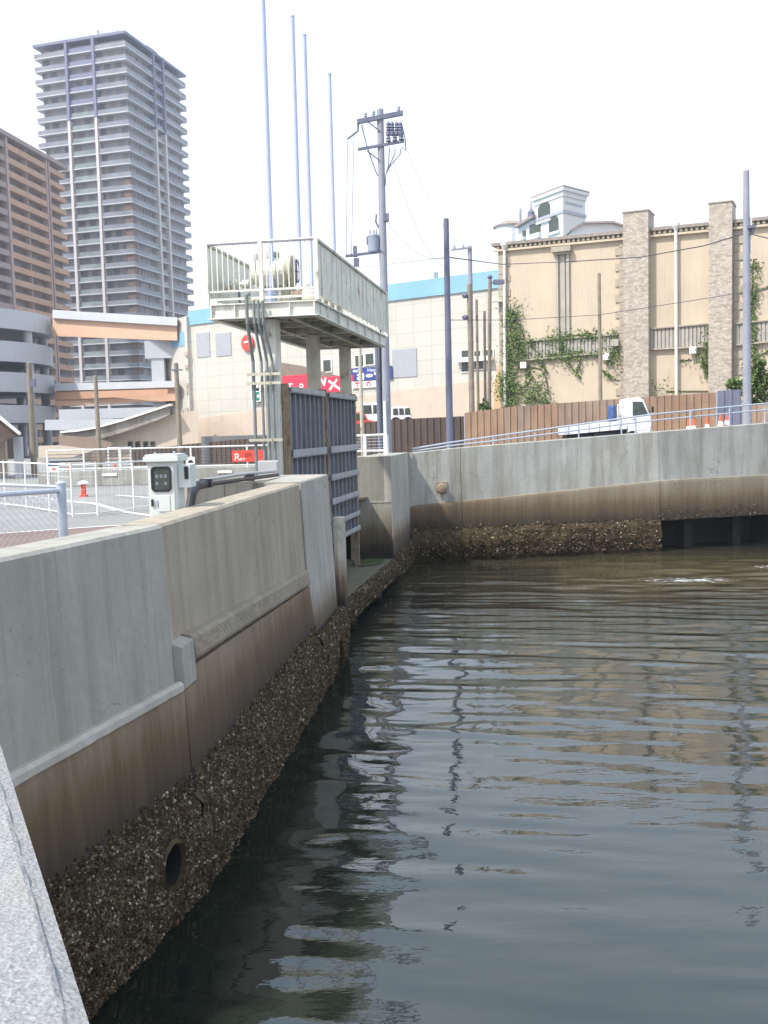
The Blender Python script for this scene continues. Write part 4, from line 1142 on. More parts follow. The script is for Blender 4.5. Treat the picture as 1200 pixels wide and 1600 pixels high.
mb = MB(); g0, g1 = at(600,627,UY-0.12), at(603,720,UY-0.12); mb.tube(V((g1.x+0.02,UY-0.16,ZL)), V((g0.x+0.02,UY-0.16,g0.z)), 0.05, n=10); mb.build('cable_guard', M['white'], up)
mb = MB(); mb.tube(V((at(601,500,UY).x-0.14,UY-0.05,ZL)), at(594,470,UY)+V((-0.06,-0.05,0)), 0.04, n=8); mb.build('riser_pipe', M['hose'], up)

P = {}
P['black'] = pole('bare_pole', 697, 343, 703, 692, 35.0, 0.095, 0.13, M['poleb'], 'thick bare dark blue pole standing in front of the brown fence')
P['arm'] = pole('utility_pole', 734, 385, 737, 645, 56.0, 0.12, 0.17, M['pole'], 'thin distant pole carrying one cross arm to its left')
t, a, c = P['arm']; mb = MB(); mb.obox(at(705,392,55.8), at(737,388,55.8)-at(705,392,55.8), (0,0.1,0), (0,0,0.1)); mb.build('cross_arm', M['pole'], t)
for px in (710, 724):
    mb = MB(); mb.lathe(at(px,390,55.85), [(0.03,0), (0.07,0.08), (0.06,0.2), (0.03,0.3)], 8); mb.build('insulator', M['trans'], t)
P['speaker'] = pole('wooden_pole', 733, 445, 738, 648, 46.5, 0.11, 0.14, M['polew'], 'thick brown pole with two round lamps on its left side', 'poles along the fence')
t, a, c = P['speaker']
for py in (463, 497):
    mb = MB(); q = at(724,py,46.4); mb.lathe(q, [(0.10,0), (0.12,0.06), (0.13,0.10), (0.07,0.22)], 12, axis=(0.6,0.3,0.3)); mb.tube(q+V((0.05,0.05,0)), at(733,py+2,46.5), 0.03, n=6); mb.build('lamp', M['hard'], t)
for px0, py0, px1, Y, r, l in ((744.5,469,747.5,47.0,0.062,'thin short pole just right of the thick brown pole'), (757,487,758,47.2,0.062,'shortest thin pole of the group by the beige building'),
                         (765.5,437,763,47.6,0.085,'thin pole with a small box head nearest the beige building')):
    P[l] = pole('wooden_pole', px0, py0, px1, 648, Y, r, r*1.15, M['polew'], l, 'poles along the fence')
t, a, c = P['thin pole with a small box head nearest the beige building']
mb = MB(); mb.box(a+V((0.42,0,-0.12)), (0.5,0.3,0.2)); mb.tube(a+V((0,0,-0.15)), a+V((0.4,0,-0.15)), 0.03, n=6); mb.lathe(a+V((0,0,0.05)), [(0.1,0), (0.13,0.08), (0.05,0.18)], 10); mb.build('lamp_head', M['hard'], t)
P['bld'] = pole('wooden_pole', 936, 428, 939, 640, 46.0, 0.075, 0.095, M['polew'], 'brown pole in front of the ivy band of the beige building')
P['right'] = pole('concrete_pole', 1166, 268, 1168, 662, 36.0, 0.105, 0.17, M['pole'], 'big grey concrete pole at the right edge beside the bush')
t, a, c = P['right']; mb = MB(); q = at(1174,355,35.9); mb.box(q, (0.3,0.2,0.1)); mb.lathe(q+V((0.05,0,-0.22)), [(0.05,0),(0.08,0.1),(0.05,0.18)], 8); mb.build('clamp', M['hard'], t)
mb = MB(); mb.tube(at(1173,340,36.0), at(1173,395,36.0), 0.045, n=8); mb.build('riser_pipe', M['white'], t)
P['l1'] = pole('wooden_pole', 45, 568, 53, 720, 45.0, 0.11, 0.15, M['polew'], 'brown pole in front of the parking ramp columns')
t, a, c = P['l1']; mb = MB(); mb.box(at(52,598,44.8), (0.2,0.2,0.35)); mb.build('lamp', M['hard'], t)
P['l2'] = pole('wooden_pole', 149, 588, 155, 705, 52.0, 0.10, 0.13, M['polew'], 'slim brown pole below the orange girder bridges')
P['l3'] = pole('wooden_pole', 275, 568, 281, 692, 55.0, 0.12, 0.15, M['polew'], 'brown pole in front of the corner of the white building')
t, a, c = P['l3']; mb = MB(); mb.box(at(275,578,54.9), (0.7,0.08,0.08)); mb.build('bracket', M['hard'], t)
P['t1'] = pole('steel_pole', 562, 535, 567, 706, 27.6, 0.05, 0.055, M['creamd'], 'thin green grey pole right of the far gate leaf')
P['t2'] = pole('steel_pole', 588, 535, 594, 662, 29.0, 0.055, 0.065, M['hard'], 'thin purple grey pole beside the utility pole')

def cable(pts, r, label, name='cable', sag=0.0, group=None):
    mb = MB()
    if len(pts) == 2:
        a, c = pts; n = 20
        pts = [a.lerp(c, k/n)-V((0,0,sag*4*(k/n)*(1-k/n))) for k in range(n+1)]
    mb.path(pts, r, 5)
    return tag(mb.build(name, M['wire'], smooth=True), label, 'wire', group)
W_ = 0.007
cable([at(607,225,32.9), at(700,418,35)], W_, 'thin sagging wire from the utility pole fuses to the dark blue pole', sag=0.9)
cable([at(632,225,32.9), at(735,388,55.8)], W_, 'thin wire from the right arm of the utility pole to the distant pole', sag=0.9)
cable([at(603,345,32.9), at(699,402,35)], W_, 'short wire from the middle box of the utility pole to the dark blue pole', sag=0.45)
cable([at(543,218,33), at(541,402,32.9)], 0.009, 'thin drop wire hanging left of the utility pole')
cable([at(553,212,33), at(549,402,32.9)], 0.009, 'thin drop wire hanging between the utility pole and its left drop wire')
cable([at(702,402,35), at(785,413,48), at(885,409,46), at(1000,402,42), at(1100,384,39), at(1166,364,36), at(1215,376,35), at(1300,378,33)], 0.022, 'dark cable crossing the upper wall of the beige building to the big pole')
cable([at(703,500,35), at(800,500,46.5), at(936,492,45.9), at(1060,473,41), at(1167,456,36), at(1215,450,35), at(1300,440,33)], 0.014, 'thin dark cable crossing the middle of the beige building')
cable([at(545,420,50), at(699,402,35)], 0.009, 'faint wire from the white building roof to the dark blue pole')

# ================================================================== TRUCK
ty = 39.0
tx0, tx1 = at(878,660,ty).x, at(1013,660,ty).x
tz = rz((tx0+tx1)/2); tl = tx1-tx0
slope = 0.072
tk = thing('truck', V(((tx0+tx1)/2, ty, tz)), 'small white flatbed truck parked on the ramp road with its cab to the right', 'truck')
def tp(x, y, z): return V((tx0+x, ty+y, tz+(x-tl/2)*slope+z))
M['truckw'] = paint('truck white', (0.74,0.75,0.76), 0.35, 0.04)
mb = MB()
prof = [(2.43,0.36), (3.3,0.36), (3.36,0.62), (3.34,0.98), (3.05,1.66), (2.9,1.76), (2.5,1.76), (2.43,1.7)]
k = tl/3.42
pf = [(x*k, z) for x, z in prof]
mb.prism([tp(x,-0.72,z) for x, z in pf], V((0,1.44,0))); mb.build('cab', M['truckw'], tk, bevel=0.05)
mb = MB(); mb.prism([tp(x*k,-0.725,z) for x, z in ((2.62,1.08), (3.22,1.06), (3.0,1.58), (2.62,1.62))], V((0,-0.012,0))); mb.build('side_window', M['glass'], tk)
mb = MB(); mb.prism([tp(3.335*k+0.012,-0.62,1.02), tp(3.335*k+0.012,0.62,1.02), tp(3.075*k+0.012,0.58,1.62), tp(3.075*k+0.012,-0.58,1.62)], V((0.012,0,0.006))); mb.build('windscreen', M['glass'], tk)
mb = MB(); dp = [(2.5,0.5), (3.12,0.5), (3.28,0.9), (3.26,1.04), (2.56,1.06)]
mb.prism([tp(x*k,-0.721,z) for x, z in dp], V((0,-0.014,0))); d_ = mb.build('door', M['truckw'], tk, bevel=0.006)
mb = MB(); mb.obox(tp(2.62*k,-0.75,0.93), (0.14,0,0), (0,0.014,0), (0,0,0.03)); mb.build('handle', M['hose'], d_)
mb = MB(); mb.obox(tp(0.0,-0.71,0.62), (2.38*k,0,2.38*k*slope), (0,1.42,0), (0,0,0.08)); mb.build('bed', M['truckw'], tk)
mb = MB()
for y0 in (-0.735, 0.71): mb.obox(tp(0,y0,0.60), (2.38*k,0,2.38*k*slope), (0,0.025,0), (0,0,0.33))
mb.obox(tp(-0.025,-0.735,0.60), (0.025,0,0), (0,1.47,0), (0,0,0.33)); mb.build('bed_side', M['truckw'], tk, bevel=0.006)
mb = MB()
for x in (0.1,0.5,0.9,1.3,1.7,2.1): mb.obox(tp(x*k,-0.748,0.61), (0.035,0,0), (0,0.012,0), (0,0,0.3))
mb.build('bed_rib', M['greybox'], tk)
mb = MB()
for y0 in (-0.6, -0.2, 0.2, 0.6): mb.tube(tp(2.36*k,y0,0.7), tp(2.36*k,y0,1.55), 0.02, n=6)
for z in (1.2, 1.55): mb.tube(tp(2.36*k,-0.66,z), tp(2.36*k,0.66,z), 0.02, n=6)
mb.build('headboard', M['truckw'], tk)
mb = MB(); mb.obox(tp(0.1,-0.5,0.40), (2.5*k,0,2.5*k*slope), (0,1.0,0), (0,0,0.2)); mb.obox(tp(1.1,-0.68,0.36), (0.8,0,0), (0,0.3,0), (0,0,0.2)); mb.build('chassis', M['hose'], tk)
for x in (0.62, 2.62):
    for y0 in (-0.66, 0.66):
        mb = MB(); mb.lathe(tp(x*k,y0-0.08,0.26), [(0.15,0), (0.24,0.0), (0.26,0.03), (0.26,0.13), (0.24,0.16), (0.15,0.16)], 18, axis=(0,1,0)); wh_ = mb.build('wheel', M['hose'], tk)
        mb = MB(); mb.lathe(tp(x*k,y0-(0.085 if y0 < 0 else -0.075),0.26), [(0.145,0), (0.14,0.01), (0.05,0.02)], 14, axis=(0,-1 if y0 < 0 else 1,0)); mb.build('rim', M['galv'], wh_)
mb = MB(); mb.box(tp(3.36*k,-0.84,1.25), (0.06,0.12,0.22)); mb.tube(tp(3.2*k,-0.73,1.2), tp(3.35*k,-0.82,1.2), 0.012, n=5); mb.build('mirror', M['hose'], tk)
mb = MB(); mb.obox(tp(3.30*k,-0.7,0.34), (0.1,0,0), (0,1.4,0), (0,0,0.14)); mb.build('bumper', M['greybox'], tk, bevel=0.02)
mb = MB(); mb.box(tp(3.37*k,-0.52,0.66), (0.03,0.22,0.13)); mb.build('headlight', M['galv'], tk)
# blue tarp bundle standing on the bed behind the cab
mb = MB(); tb = tp(2.02*k,0.1,0.71)
for i in range(9):
    for j in range(10):
        z = 0.85*i/8; a = 2*math.pi*j/10; r = 0.19*(1-0.12*abs(i-4)/4)*(1+0.25*mnoise.noise(V((i*0.7,j*0.9,2))))
        mb.v.append(tb+V((r*0.9*math.cos(a), r*1.3*math.sin(a), z)))
for i in range(8):
    for j in range(10): mb.f.append([i*10+j, i*10+(j+1) % 10, (i+1)*10+(j+1) % 10, (i+1)*10+j]); mb.m.append(0)
mb.f.append(list(range(10))[::-1]); mb.f.append([80+j for j in range(10)]); mb.m += [0,0]
tag(mb.build('tarp_bundle', M['tarp'], smooth=True), 'blue wrapped bundle standing on the truck bed behind the cab', 'tarp')

# ================================================================== BUILDINGS
class Fac:
    """vertical facade plane from p0 (left) to p1 (right) as seen from the camera side"""
    def __init__(s, p0, p1, z0=ZL):
        s.p0, s.p1 = V((p0[0],p0[1],0)), V((p1[0],p1[1],0)); s.u = (s.p1-s.p0).normalized(); s.L = (s.p1-s.p0).length
        s.n = V((s.u.y,-s.u.x,0)); s.z0 = z0
    def pt(s, u, z, off=0.0): return s.p0+s.u*u+s.n*off+V((0,0,z))
    def uz(s, px, py):
        r = ray(px,py); o = V((0,0,E)); k = (s.p0-o).dot(s.n)/r.dot(s.n); q = o+r*k
        return (q-s.p0).dot(s.u), q.z
    def box(s, mb, u0, u1, z0, z1, o0, o1, m=0): return mb.obox(s.pt(u0,z0,o0), s.u*(u1-u0), s.n*(o1-o0), V((0,0,z1-z0)), m)
    def poly(s, mb, uzs, o0, o1, m=0): return mb.prism([s.pt(u,z,o0) for u, z in uzs], s.n*(o1-o0), m)
    def pbox(s, mb, x0, y0, x1, y1, o0, o1, m=0):
        u0, z1 = s.uz(x0,y0); u1, z0 = s.uz(x1,y1); return s.box(mb, u0, u1, min(z0,z1), max(z0,z1), o0, o1, m)
    def ppoly(s, mb, pts, o0, o1, m=0): return s.poly(mb, [s.uz(*p) for p in pts], o0, o1, m)

def facade_mat(name, wall, win, sx, sz, mortar=0.28, along='x', rough=0.5, offs=0.5):
    """wall with a regular pattern of dark window bays (sx metres wide, sz high)"""
    m, nt, b = NT(name)
    p = pos(nt); sep = nd(nt, 'SeparateXYZ'); nt.links.new(p, sep.inputs[0])
    h = mathn(nt, 'ADD', sep.outputs[0], sep.outputs[1])
    cmb = nd(nt, 'CombineXYZ'); nt.links.new(h, cmb.inputs[0]); nt.links.new(sep.outputs[2], cmb.inputs[1])
    br = nd(nt, 'TexBrick'); br.offset = offs; br.squash = 1
    nt.links.new(cmb.outputs[0], br.inputs['Vector'])
    br.inputs['Scale'].default_value = 1; br.inputs['Brick Width'].default_value = sx; br.inputs['Row Height'].default_value = sz
    br.inputs['Mortar Size'].default_value = mortar; br.inputs['Mortar Smooth'].default_value = 0.05; br.inputs['Bias'].default_value = 0.0
    br.inputs['Color1'].default_value = (*win, 1); br.inputs['Color2'].default_value = (*[x*3.2+0.03 for x in win], 1); br.inputs['Mortar'].default_value = (*wall, 1)
    nt.links.new(br.outputs[0], b.inputs['Base Color']); b.inputs['Roughness'].default_value = rough
    return m

# --- tower block
M['twall'] = facade_mat('tower recessed wall', (0.25,0.215,0.215), (0.06,0.062,0.075), 2.1, 3.2, 0.42, offs=0.35)
M['tslab'] = paint('tower slab edge', (0.44,0.45,0.47), 0.6, 0.05, 0.3)
M['trail'] = paint('tower balcony rail', (0.17,0.183,0.215), 0.45, 0.25, 0.22)
M['tglass'] = paint('tower bay glass', (0.17,0.20,0.20), 0.25, 0.3, 0.3)
M['tpil'] = paint('tower pilaster', (0.50,0.46,0.45), 0.6, 0.05)
M['tdark'] = paint('tower top cladding', (0.13,0.14,0.22), 0.5, 0.1)
M['tbrown'] = paint('tower brown corner', (0.12,0.075,0.06), 0.7, 0.1)
TC = at(195,47,258); TX = V((TC.x,258,0)); tu, tv = V((-0.955,0.296,0)), V((0.27,0.963,0)); tv.normalize(); tu.normalize()
LL, LR = 27.0, 33.0; TT = TC.z-0.5; FHT = 3.2
tw = thing('tower_block', V((TX.x,258,ZL)), 'very tall grey apartment tower ringed by balconies on every floor', 'apartment tower')
def tpt(a, b2, z): return TX+tu*a+tv*b2+V((0,0,z))
def tbox(mb, a0, a1, b0, b1, z0, z1): return mb.obox(tpt(a0,b0,z0), tu*(a1-a0), tv*(b1-b0), V((0,0,z1-z0)))
mb = MB(); tbox(mb, 1.35, LL-1.35, 1.35, LR-1.35, ZL, TT-1); mb.build('core', M['twall'], tw)
nf = int((TT-ZL)/FHT)
for k in range(nf):
    z = TT-FHT*(k+1)
    mb = MB()
    tbox(mb, 0, LL, 0, LR, z-0.12, z+0.14)
    fl_ = mb.build('balcony', M['tslab'], tw)
    mb = MB()
    for a0, a1 in ((0.04, LL*0.335), (LL*0.65, LL-0.04)): tbox(mb, a0, a1, 0.04, 0.12, z+0.14, z+1.2)
    for b0, b1 in ((0.125, LR*0.42), (LR*0.6, LR-0.04)): tbox(mb, 0.04, 0.12, b0, b1, z+0.14, z+1.2)
    tbox(mb, LL-0.12, LL-0.04, 0.125, LR-0.125, z+0.14, z+1.2); tbox(mb, 0.125, LL-0.125, LR-0.12, LR-0.04, z+0.14, z+1.2)
    mb.build('balustrade', M['trail'], fl_)
    mb = MB(); tbox(mb, LL*0.36, LL*0.63, 0.3, 0.4, z+0.14, z+1.35); mb.build('bay_glass', M['tglass'] if k > 4 else M['tdark'], fl_)
    mb = MB(); tbox(mb, 0.3, 0.4, LR*0.44, LR*0.58, z+0.14, z+1.35); mb.build('bay_glass', M['tglass'] if k > 4 else M['tdark'], fl_)
for a0 in (LL*0.335, LL*0.63):
    mb = MB(); tbox(mb, a0, a0+0.75, -0.25, 1.7, ZL, TT-FHT*6.2); mb.build('pilaster', M['tpil'], tw)
    mb = MB(); tbox(mb, a0, a0+0.75, -0.25, 1.7, TT-FHT*6.2+0.01, TT+0.4); mb.build('pilaster_top', M['tdark'], tw)
for b0 in (LR*0.42, LR*0.58):
    mb = MB(); tbox(mb, -0.25, 1.7, b0, b0+0.75, ZL, TT-FHT*6.2); mb.build('pilaster', M['tpil'], tw)
    mb = MB(); tbox(mb, -0.25, 1.7, b0, b0+0.75, TT-FHT*6.2+0.01, TT+0.4); mb.build('pilaster_top', M['tdark'], tw)
mb = MB(); tbox(mb, 0.45, 2.6, 0.45, 2.6, ZL, TT-FHT*11); mb.build('corner_stack', M['tbrown'], tw)
mb = MB(); tbox(mb, -0.15, LL+0.15, -0.15, LR+0.15, TT-0.25, TT+0.4); mb.build('roof_slab', M['tdark'], tw)
mb = MB(); tbox(mb, 5, LL-5, 5, LR-5, TT+0.51, TT+3.2); tbox(mb, LL*0.3, LL*0.8, 0.4, 1.2, TT+0.51, TT+2.0); mb.build('penthouse', M['tslab'], tw)
for a0, b0, b1 in ((LL*0.5, 8, 18),):
    mb = MB(); tbox(mb, 2.0, 3.0, LR*0.45, LR*0.62, TT+0.51, TT+2.4); mb.build('roof_screen', M['tdark'], tw)

# --- brown apartment block
M['bband'] = paint('brown balcony band', (0.40,0.235,0.15), 0.7, 0.12, 0.4)
M['bwall'] = facade_mat('brown recessed wall', (0.13,0.085,0.07), (0.028,0.027,0.03), 1.9, 2.8, 0.25)
M['bpil'] = paint('pinkish pilaster', (0.35,0.25,0.225), 0.7, 0.1, 0.5)
M['bgrey'] = paint('grey brown band', (0.27,0.205,0.19), 0.7, 0.1, 0.4)
_a, _c = at(0,207,211), at(101,262,240)
AP = Fac((_a.x+(_a.x-_c.x)*0.8, _a.y+(_a.y-_c.y)*0.8), (_c.x, _c.y))
zr = (AP.uz(100,261)[1]+AP.uz(3,206)[1])/2
apb = thing('apartment_block', AP.pt(AP.L/2, ZL), 'brown apartment block with banded balconies at the left edge', 'apartment block')
mb = MB(); AP.box(mb, 0, AP.L-0.4, ZL, zr-0.5, -16, -1.4); mb.build('core', M['bwall'], apb)
uA, _ = AP.uz(19,400); uB, _ = AP.uz(79,400)
nfl = int((zr-ZL)/2.8)
for k in range(nfl):
    z = zr-2.8*(k+1)
    mb = MB(); AP.box(mb, uA+0.5, uB-0.3, z-0.1, z+1.15, -1.7, 0.0); mb.build('balcony', M['bband'], apb)
    mb = MB(); AP.box(mb, 0, uA-0.6, z-0.1, z+1.1, -1.7, -0.1); mb.build('balcony', M['bgrey'], apb)
    mb = MB(); AP.box(mb, uB+1.5, AP.L-0.2, z-0.1, z+1.1, -1.7, -0.05); AP.box(mb, AP.L-1.5, AP.L+0.3, z-0.1, z+1.1, -10, -1.71); mb.build('balcony', M['bband'], apb)
for u0, u1, nm in ((uA-0.5, uA+0.4, 'pilaster'), (uB-0.3, uB+0.3, 'pilaster'), (uB+1.0, uB+1.5, 'pilaster'), (uA-9, uA-8.3, 'pilaster'), ((uA+uB)/2-0.15, (uA+uB)/2+0.15, 'divider')):
    mb = MB(); AP.box(mb, u0, u1, ZL, zr-0.05, -1.6, 0.12 if nm == 'pilaster' else -0.2); mb.build(nm, M['bpil'], apb)
mb = MB(); AP.box(mb, -1, AP.L+0.6, zr-0.6, zr+0.3, -16.3, 0.6); mb.build('roof_slab', M['bgrey'], apb)
u0, z0_ = AP.uz(1,200); u1, z1_ = AP.uz(17,180)
mb = MB(); zt_ = AP.uz(8,178)[1]
AP.box(mb, u0-14, uA, zt_-0.9, zt_, -3.0, -2.0); AP.box(mb, uA-1.2, uA, zr+0.3, zt_-0.901, -3.0, -2.0); AP.box(mb, u0-5, u0-4, zr+0.3, zt_-0.901, -3.0, -2.0); mb.build('roof_frame', M['bgrey'], apb)

# --- white building with the blue band
M['wwall'] = None
m, nt, b = NT('white panel cladding')
p = pos(nt); sep = nd(nt, 'SeparateXYZ'); nt.links.new(p, sep.inputs[0])
cmb = nd(nt, 'CombineXYZ'); nt.links.new(sep.outputs[0], cmb.inputs[0]); nt.links.new(sep.outputs[2], cmb.inputs[1])
br = nd(nt, 'TexBrick'); br.offset = 0.0; nt.links.new(cmb.outputs[0], br.inputs['Vector'])
br.inputs['Scale'].default_value = 1; br.inputs['Brick Width'].default_value = 1.15; br.inputs['Row Height'].default_value = 0.95; br.inputs['Mortar Size'].default_value = 0.03
br.inputs['Color1'].default_value = (0.48,0.46,0.41,1); br.inputs['Color2'].default_value = (0.51,0.49,0.44,1); br.inputs['Mortar'].default_value = (0.41,0.39,0.35,1)
cc_ = mix(nt, mathn(nt, 'MULTIPLY', ramp(nt, noise(nt, pos(nt, (1,1,0.12)), 1.2, 5), [(0.48,0),(0.75,1)]), 0.45), br.outputs[0], (0.42,0.39,0.33))
nt.links.new(cc_, b.inputs['Base Color']); b.inputs['Roughness'].default_value = 0.6
M['wwall'] = m
M['sky'] = paint('light blue band', (0.20,0.38,0.50), 0.5, 0.08, 0.6)
M['wbase'] = paint('beige base cladding', (0.52,0.43,0.35), 0.7, 0.08, 1, streak=0.15)
M['shut'] = paint('grey shutter panel', (0.33,0.345,0.385), 0.5, 0.06)
M['awn'] = paint('brown fascia', (0.20,0.15,0.12), 0.6, 0.15)
_a, _c = at(299,560,80.7), at(785,520,63.6)
WB = Fac(_a[:2], (_c.x+(_c.x-_a.x)*0.15, _c.y+(_c.y-_a.y)*0.15))
wbt = thing('white_building', WB.pt(WB.L/2, ZL), 'long cream white building with a light blue band along its roof edge', 'building')
zt0, zb0 = WB.uz(300,487)[1], WB.uz(300,513)[1]
zt1, zb1 = WB.uz(607,443)[1], WB.uz(607,465)[1]
zT, zB = (zt0+zt1)/2, (zb0+zb1)/2
ub0, zz0 = WB.uz(300,655); ub1, zz1 = WB.uz(660,606)
zc = lambda u: zz0+(zz1-zz0)*(u-ub0)/(ub1-ub0)
mb = MB(); WB.box(mb, 0, WB.L, ZL-1, zB, -25, 0); mb.build('wall', M['wwall'], wbt)
mb = MB(); WB.box(mb, -0.08, WB.L, zB+0.002, zT, -25, 0.12); mb.build('blue_band', M['sky'], wbt)
mb = MB(); WB.poly(mb, [(-0.05,ZL-1), (WB.L,ZL-1), (WB.L,zc(WB.L)), (-0.05,zc(0))], 0.003, 0.06); mb.build('base', M['wbase'], wbt)
mb = MB(); WB.pbox(mb, 296, 495, 300, 690, 0.004, 0.35); mb.build('corner_strip', M['wwall'], wbt)
for x0, y0, x1, y1 in ((307,521,329,557), (337,522,362,555), (613,547,652,588)):
    mb = MB(); WB.pbox(mb, x0, y0, x1, y1, 0.003, 0.05); mb.build('shutter', M['shut'], wbt)
for x0, y0, x1, y1 in ((556,556,569,572), (572,553,585,569), (506,563,518,580), (722,548,738,560), (742,549,752,560), (722,563,738,580), (742,562,756,576), (760,547,771,560), (397,607,402,630)):
    mb = MB(); WB.pbox(mb, x0-1.5, y0-1.5, x1+1.5, y1+1.5, 0.003, 0.08); fr_ = mb.build('window', M['white'], wbt)
    mb = MB(); WB.pbox(mb, x0, y0, x1, y1, 0.081, 0.095); mb.build('pane', M['glass'], fr_)
mb = MB(); WB.ppoly(mb, [(438,566), (474,572), (504,580), (532,588), (532,612), (438,612)], 0.07, 0.28); mb.build('awning', M['awn'], wbt)
mb = MB(); WB.pbox(mb, 716, 560, 772, 563, 0.07, 0.5); mb.build('canopy', M['white'], wbt)
# drain fittings up the corner
for py in (553, 573, 601, 612, 640, 668):
    mb = MB(); mb.box(WB.pt(*WB.uz(297,py), 0.4), (0.25,0.25,0.3)); mb.build('bracket', M['wbase'], wbt)
mb = MB(); WB.pbox(mb, 308, 460, 330, 486, -4, -2.0); mb.build('roof_box', M['white'], wbt)
mb = MB(); WB.pbox(mb, 583, 434, 640, 442, -6, -3); mb.build('roof_box', M['white'], wbt)
for px in (668, 671):
    mb = MB(); WB.pbox(mb, px-0.7, 423, px+0.7, 436, -1.0, -0.8); mb.build('roof_mast', M['galv'], wbt)
# signs on the white building
onw = lambda off: (lambda px, py: WB.pt(*WB.uz(px,py), off))
s, a, u, w = sign_on('wall_sign', 444, 588, 501, 615, onw(0.3), WB.n, M['signred'], 'large red sign with cut white letters above the left gate leaf')
for tx, fx, sz in (('T', 0.17, 0.95), ('P', 0.50, 0.85), ('(', 0.80, 0.85)):
    text_on(tx, s, a, u, w, fx, 0.05, sz, M['white'], WB.n, sx=1.0)
s, a, u, w = sign_on('wall_sign', 503, 590, 540, 614, onw(0.3), WB.n, M['signred'], 'red sign with white diagonal strokes above the right gate leaf')
mb = MB()
def stroke(mb, a, u, w, nrm, x0, z0, x1, z1, th):
    p0, p1 = a+u*x0+w*z0, a+u*x1+w*z1; d = (p1-p0).normalized(); q = d.cross(nrm).normalized()*th/2
    mb.prism([p0-q+nrm*0.004, p1-q+nrm*0.004, p1+q+nrm*0.004, p0+q+nrm*0.004], nrm*0.01)
for x0, z0, x1, z1 in ((0.10,0.9,0.22,0.55), (0.22,0.45,0.3,0.95), (0.42,0.75,0.9,0.15), (0.78,0.8,0.45,0.15)): stroke(mb, a, u, w, WB.n, x0, z0, x1, z1, 0.16)
mb.build('lettering', M['white'], s)
s, a, u, w = sign_on('wall_sign', 551, 576, 615, 596, onw(0.12), WB.n, M['blue'], 'dark blue banner sign with white lettering beside the utility pole')
text_on('Home', s, a, u, w, 0.40, 0.66, 0.34, M['white'], WB.n, sx=1.2); text_on('の', s, a, u, w, 0.12, 0.66, 0.30, M['white'], WB.n)
mb = MB()
for fx, fz, rx, rz2 in ((0.20,0.45,0.06,0.10), (0.20,0.18,0.06,0.12), (0.30,0.32,0.025,0.30), (0.45,0.36,0.09,0.14), (0.60,0.5,0.04,0.12), (0.67,0.3,0.05,0.28), (0.80,0.5,0.035,0.16), (0.09,0.78,0.05,0.09), (0.8,0.86,0.03,0.08)):
    c0 = a+u*fx+w*fz; N = 10
    mb.prism([c0+u*(rx*math.cos(2*math.pi*k/N))+w*(rz2*math.sin(2*math.pi*k/N))+WB.n*0.005 for k in range(N)], WB.n*0.01)
mb.build('mark', M['white'], s)
mb = MB(); mb.prism([a+w*0.0+WB.n*0.004, a+u*0.05+WB.n*0.004, a+u*0.05+w*0.5+WB.n*0.004, a+w*0.5+WB.n*0.004], WB.n*0.01); mb.build('red_mark', M['signred'], s)
s, a, u, w = sign_on('wall_sign', 551, 597, 606, 607, onw(0.12), WB.n, M['white'], 'white strip sign with a red round mark under the dark blue banner')
mb = MB(); c0 = a+u*0.50+w*0.5
for k in range(14):
    a0, a1 = R(-50+280*k/14), R(-50+280*(k+1)/14); f = lambda t, r: c0+u.normalized()*(r*math.cos(t))+w.normalized()*(r*math.sin(t))+WB.n*0.005
    mb.prism([f(a0,0.20), f(a0,0.09), f(a1,0.09), f(a1,0.20)], WB.n*0.008)
stroke(mb, a, u, w, WB.n, 0.10, 0.8, 0.24, 0.8, 0.1); stroke(mb, a, u, w, WB.n, 0.17, 0.1, 0.17, 0.8, 0.1); mb.build('mark', M['signred'], s)
s, a, u, w = sign_on('wall_sign', 397, 598, 412, 628, onw(0.3), WB.n, M['white'], 'small framed green and black sign left of the gate column')
mb = MB(); mb.prism([a+u*0.1+w*0.55+WB.n*0.004, a+u*0.9+w*0.55+WB.n*0.004, a+u*0.9+w*0.95+WB.n*0.004, a+u*0.1+w*0.95+WB.n*0.004], WB.n*0.01); mb.build('dark_field', M['hose'], s)
mb = MB(); mb.prism([a+u*0.1+w*0.05+WB.n*0.004, a+u*0.9+w*0.05+WB.n*0.004, a+u*0.9+w*0.5+WB.n*0.004, a+u*0.1+w*0.5+WB.n*0.004], WB.n*0.01); mb.build('green_field', paint('green sign', (0.01,0.16,0.11), 0.5, 0.05), s)
mb = MB()
for fz, fx in ((0.78,0.72), (0.28,0.75)):
    c0 = a+u*fx+w*fz; mb.prism([c0+u.normalized()*(0.13*math.cos(2*math.pi*k/10))+w.normalized()*(0.13*math.sin(2*math.pi*k/10))+WB.n*0.016 for k in range(10)], WB.n*0.006)
mb.build('mark', M['white'], s)
c0 = WB.pt(*WB.uz(389,536), 0.1)
rs = thing('wall_sign', c0, 'round red sign on the white wall just under the platform', 'sign')
mb = MB(); mb.lathe(c0, [(0.62,0), (0.62,0.12), (0.5,0.14)], 22, axis=WB.n); mb.build('disc', M['red'], rs)
mb = MB(); stroke(mb, c0-WB.u*0.5-V((0,0,0.5)), WB.u*1.0, V((0,0,1.0)), WB.n*1.0, 0.2, 0.55, 0.8, 0.6, 0.12)
for v in mb.v: v += WB.n*0.145
mb.build('mark', M['white'], rs)

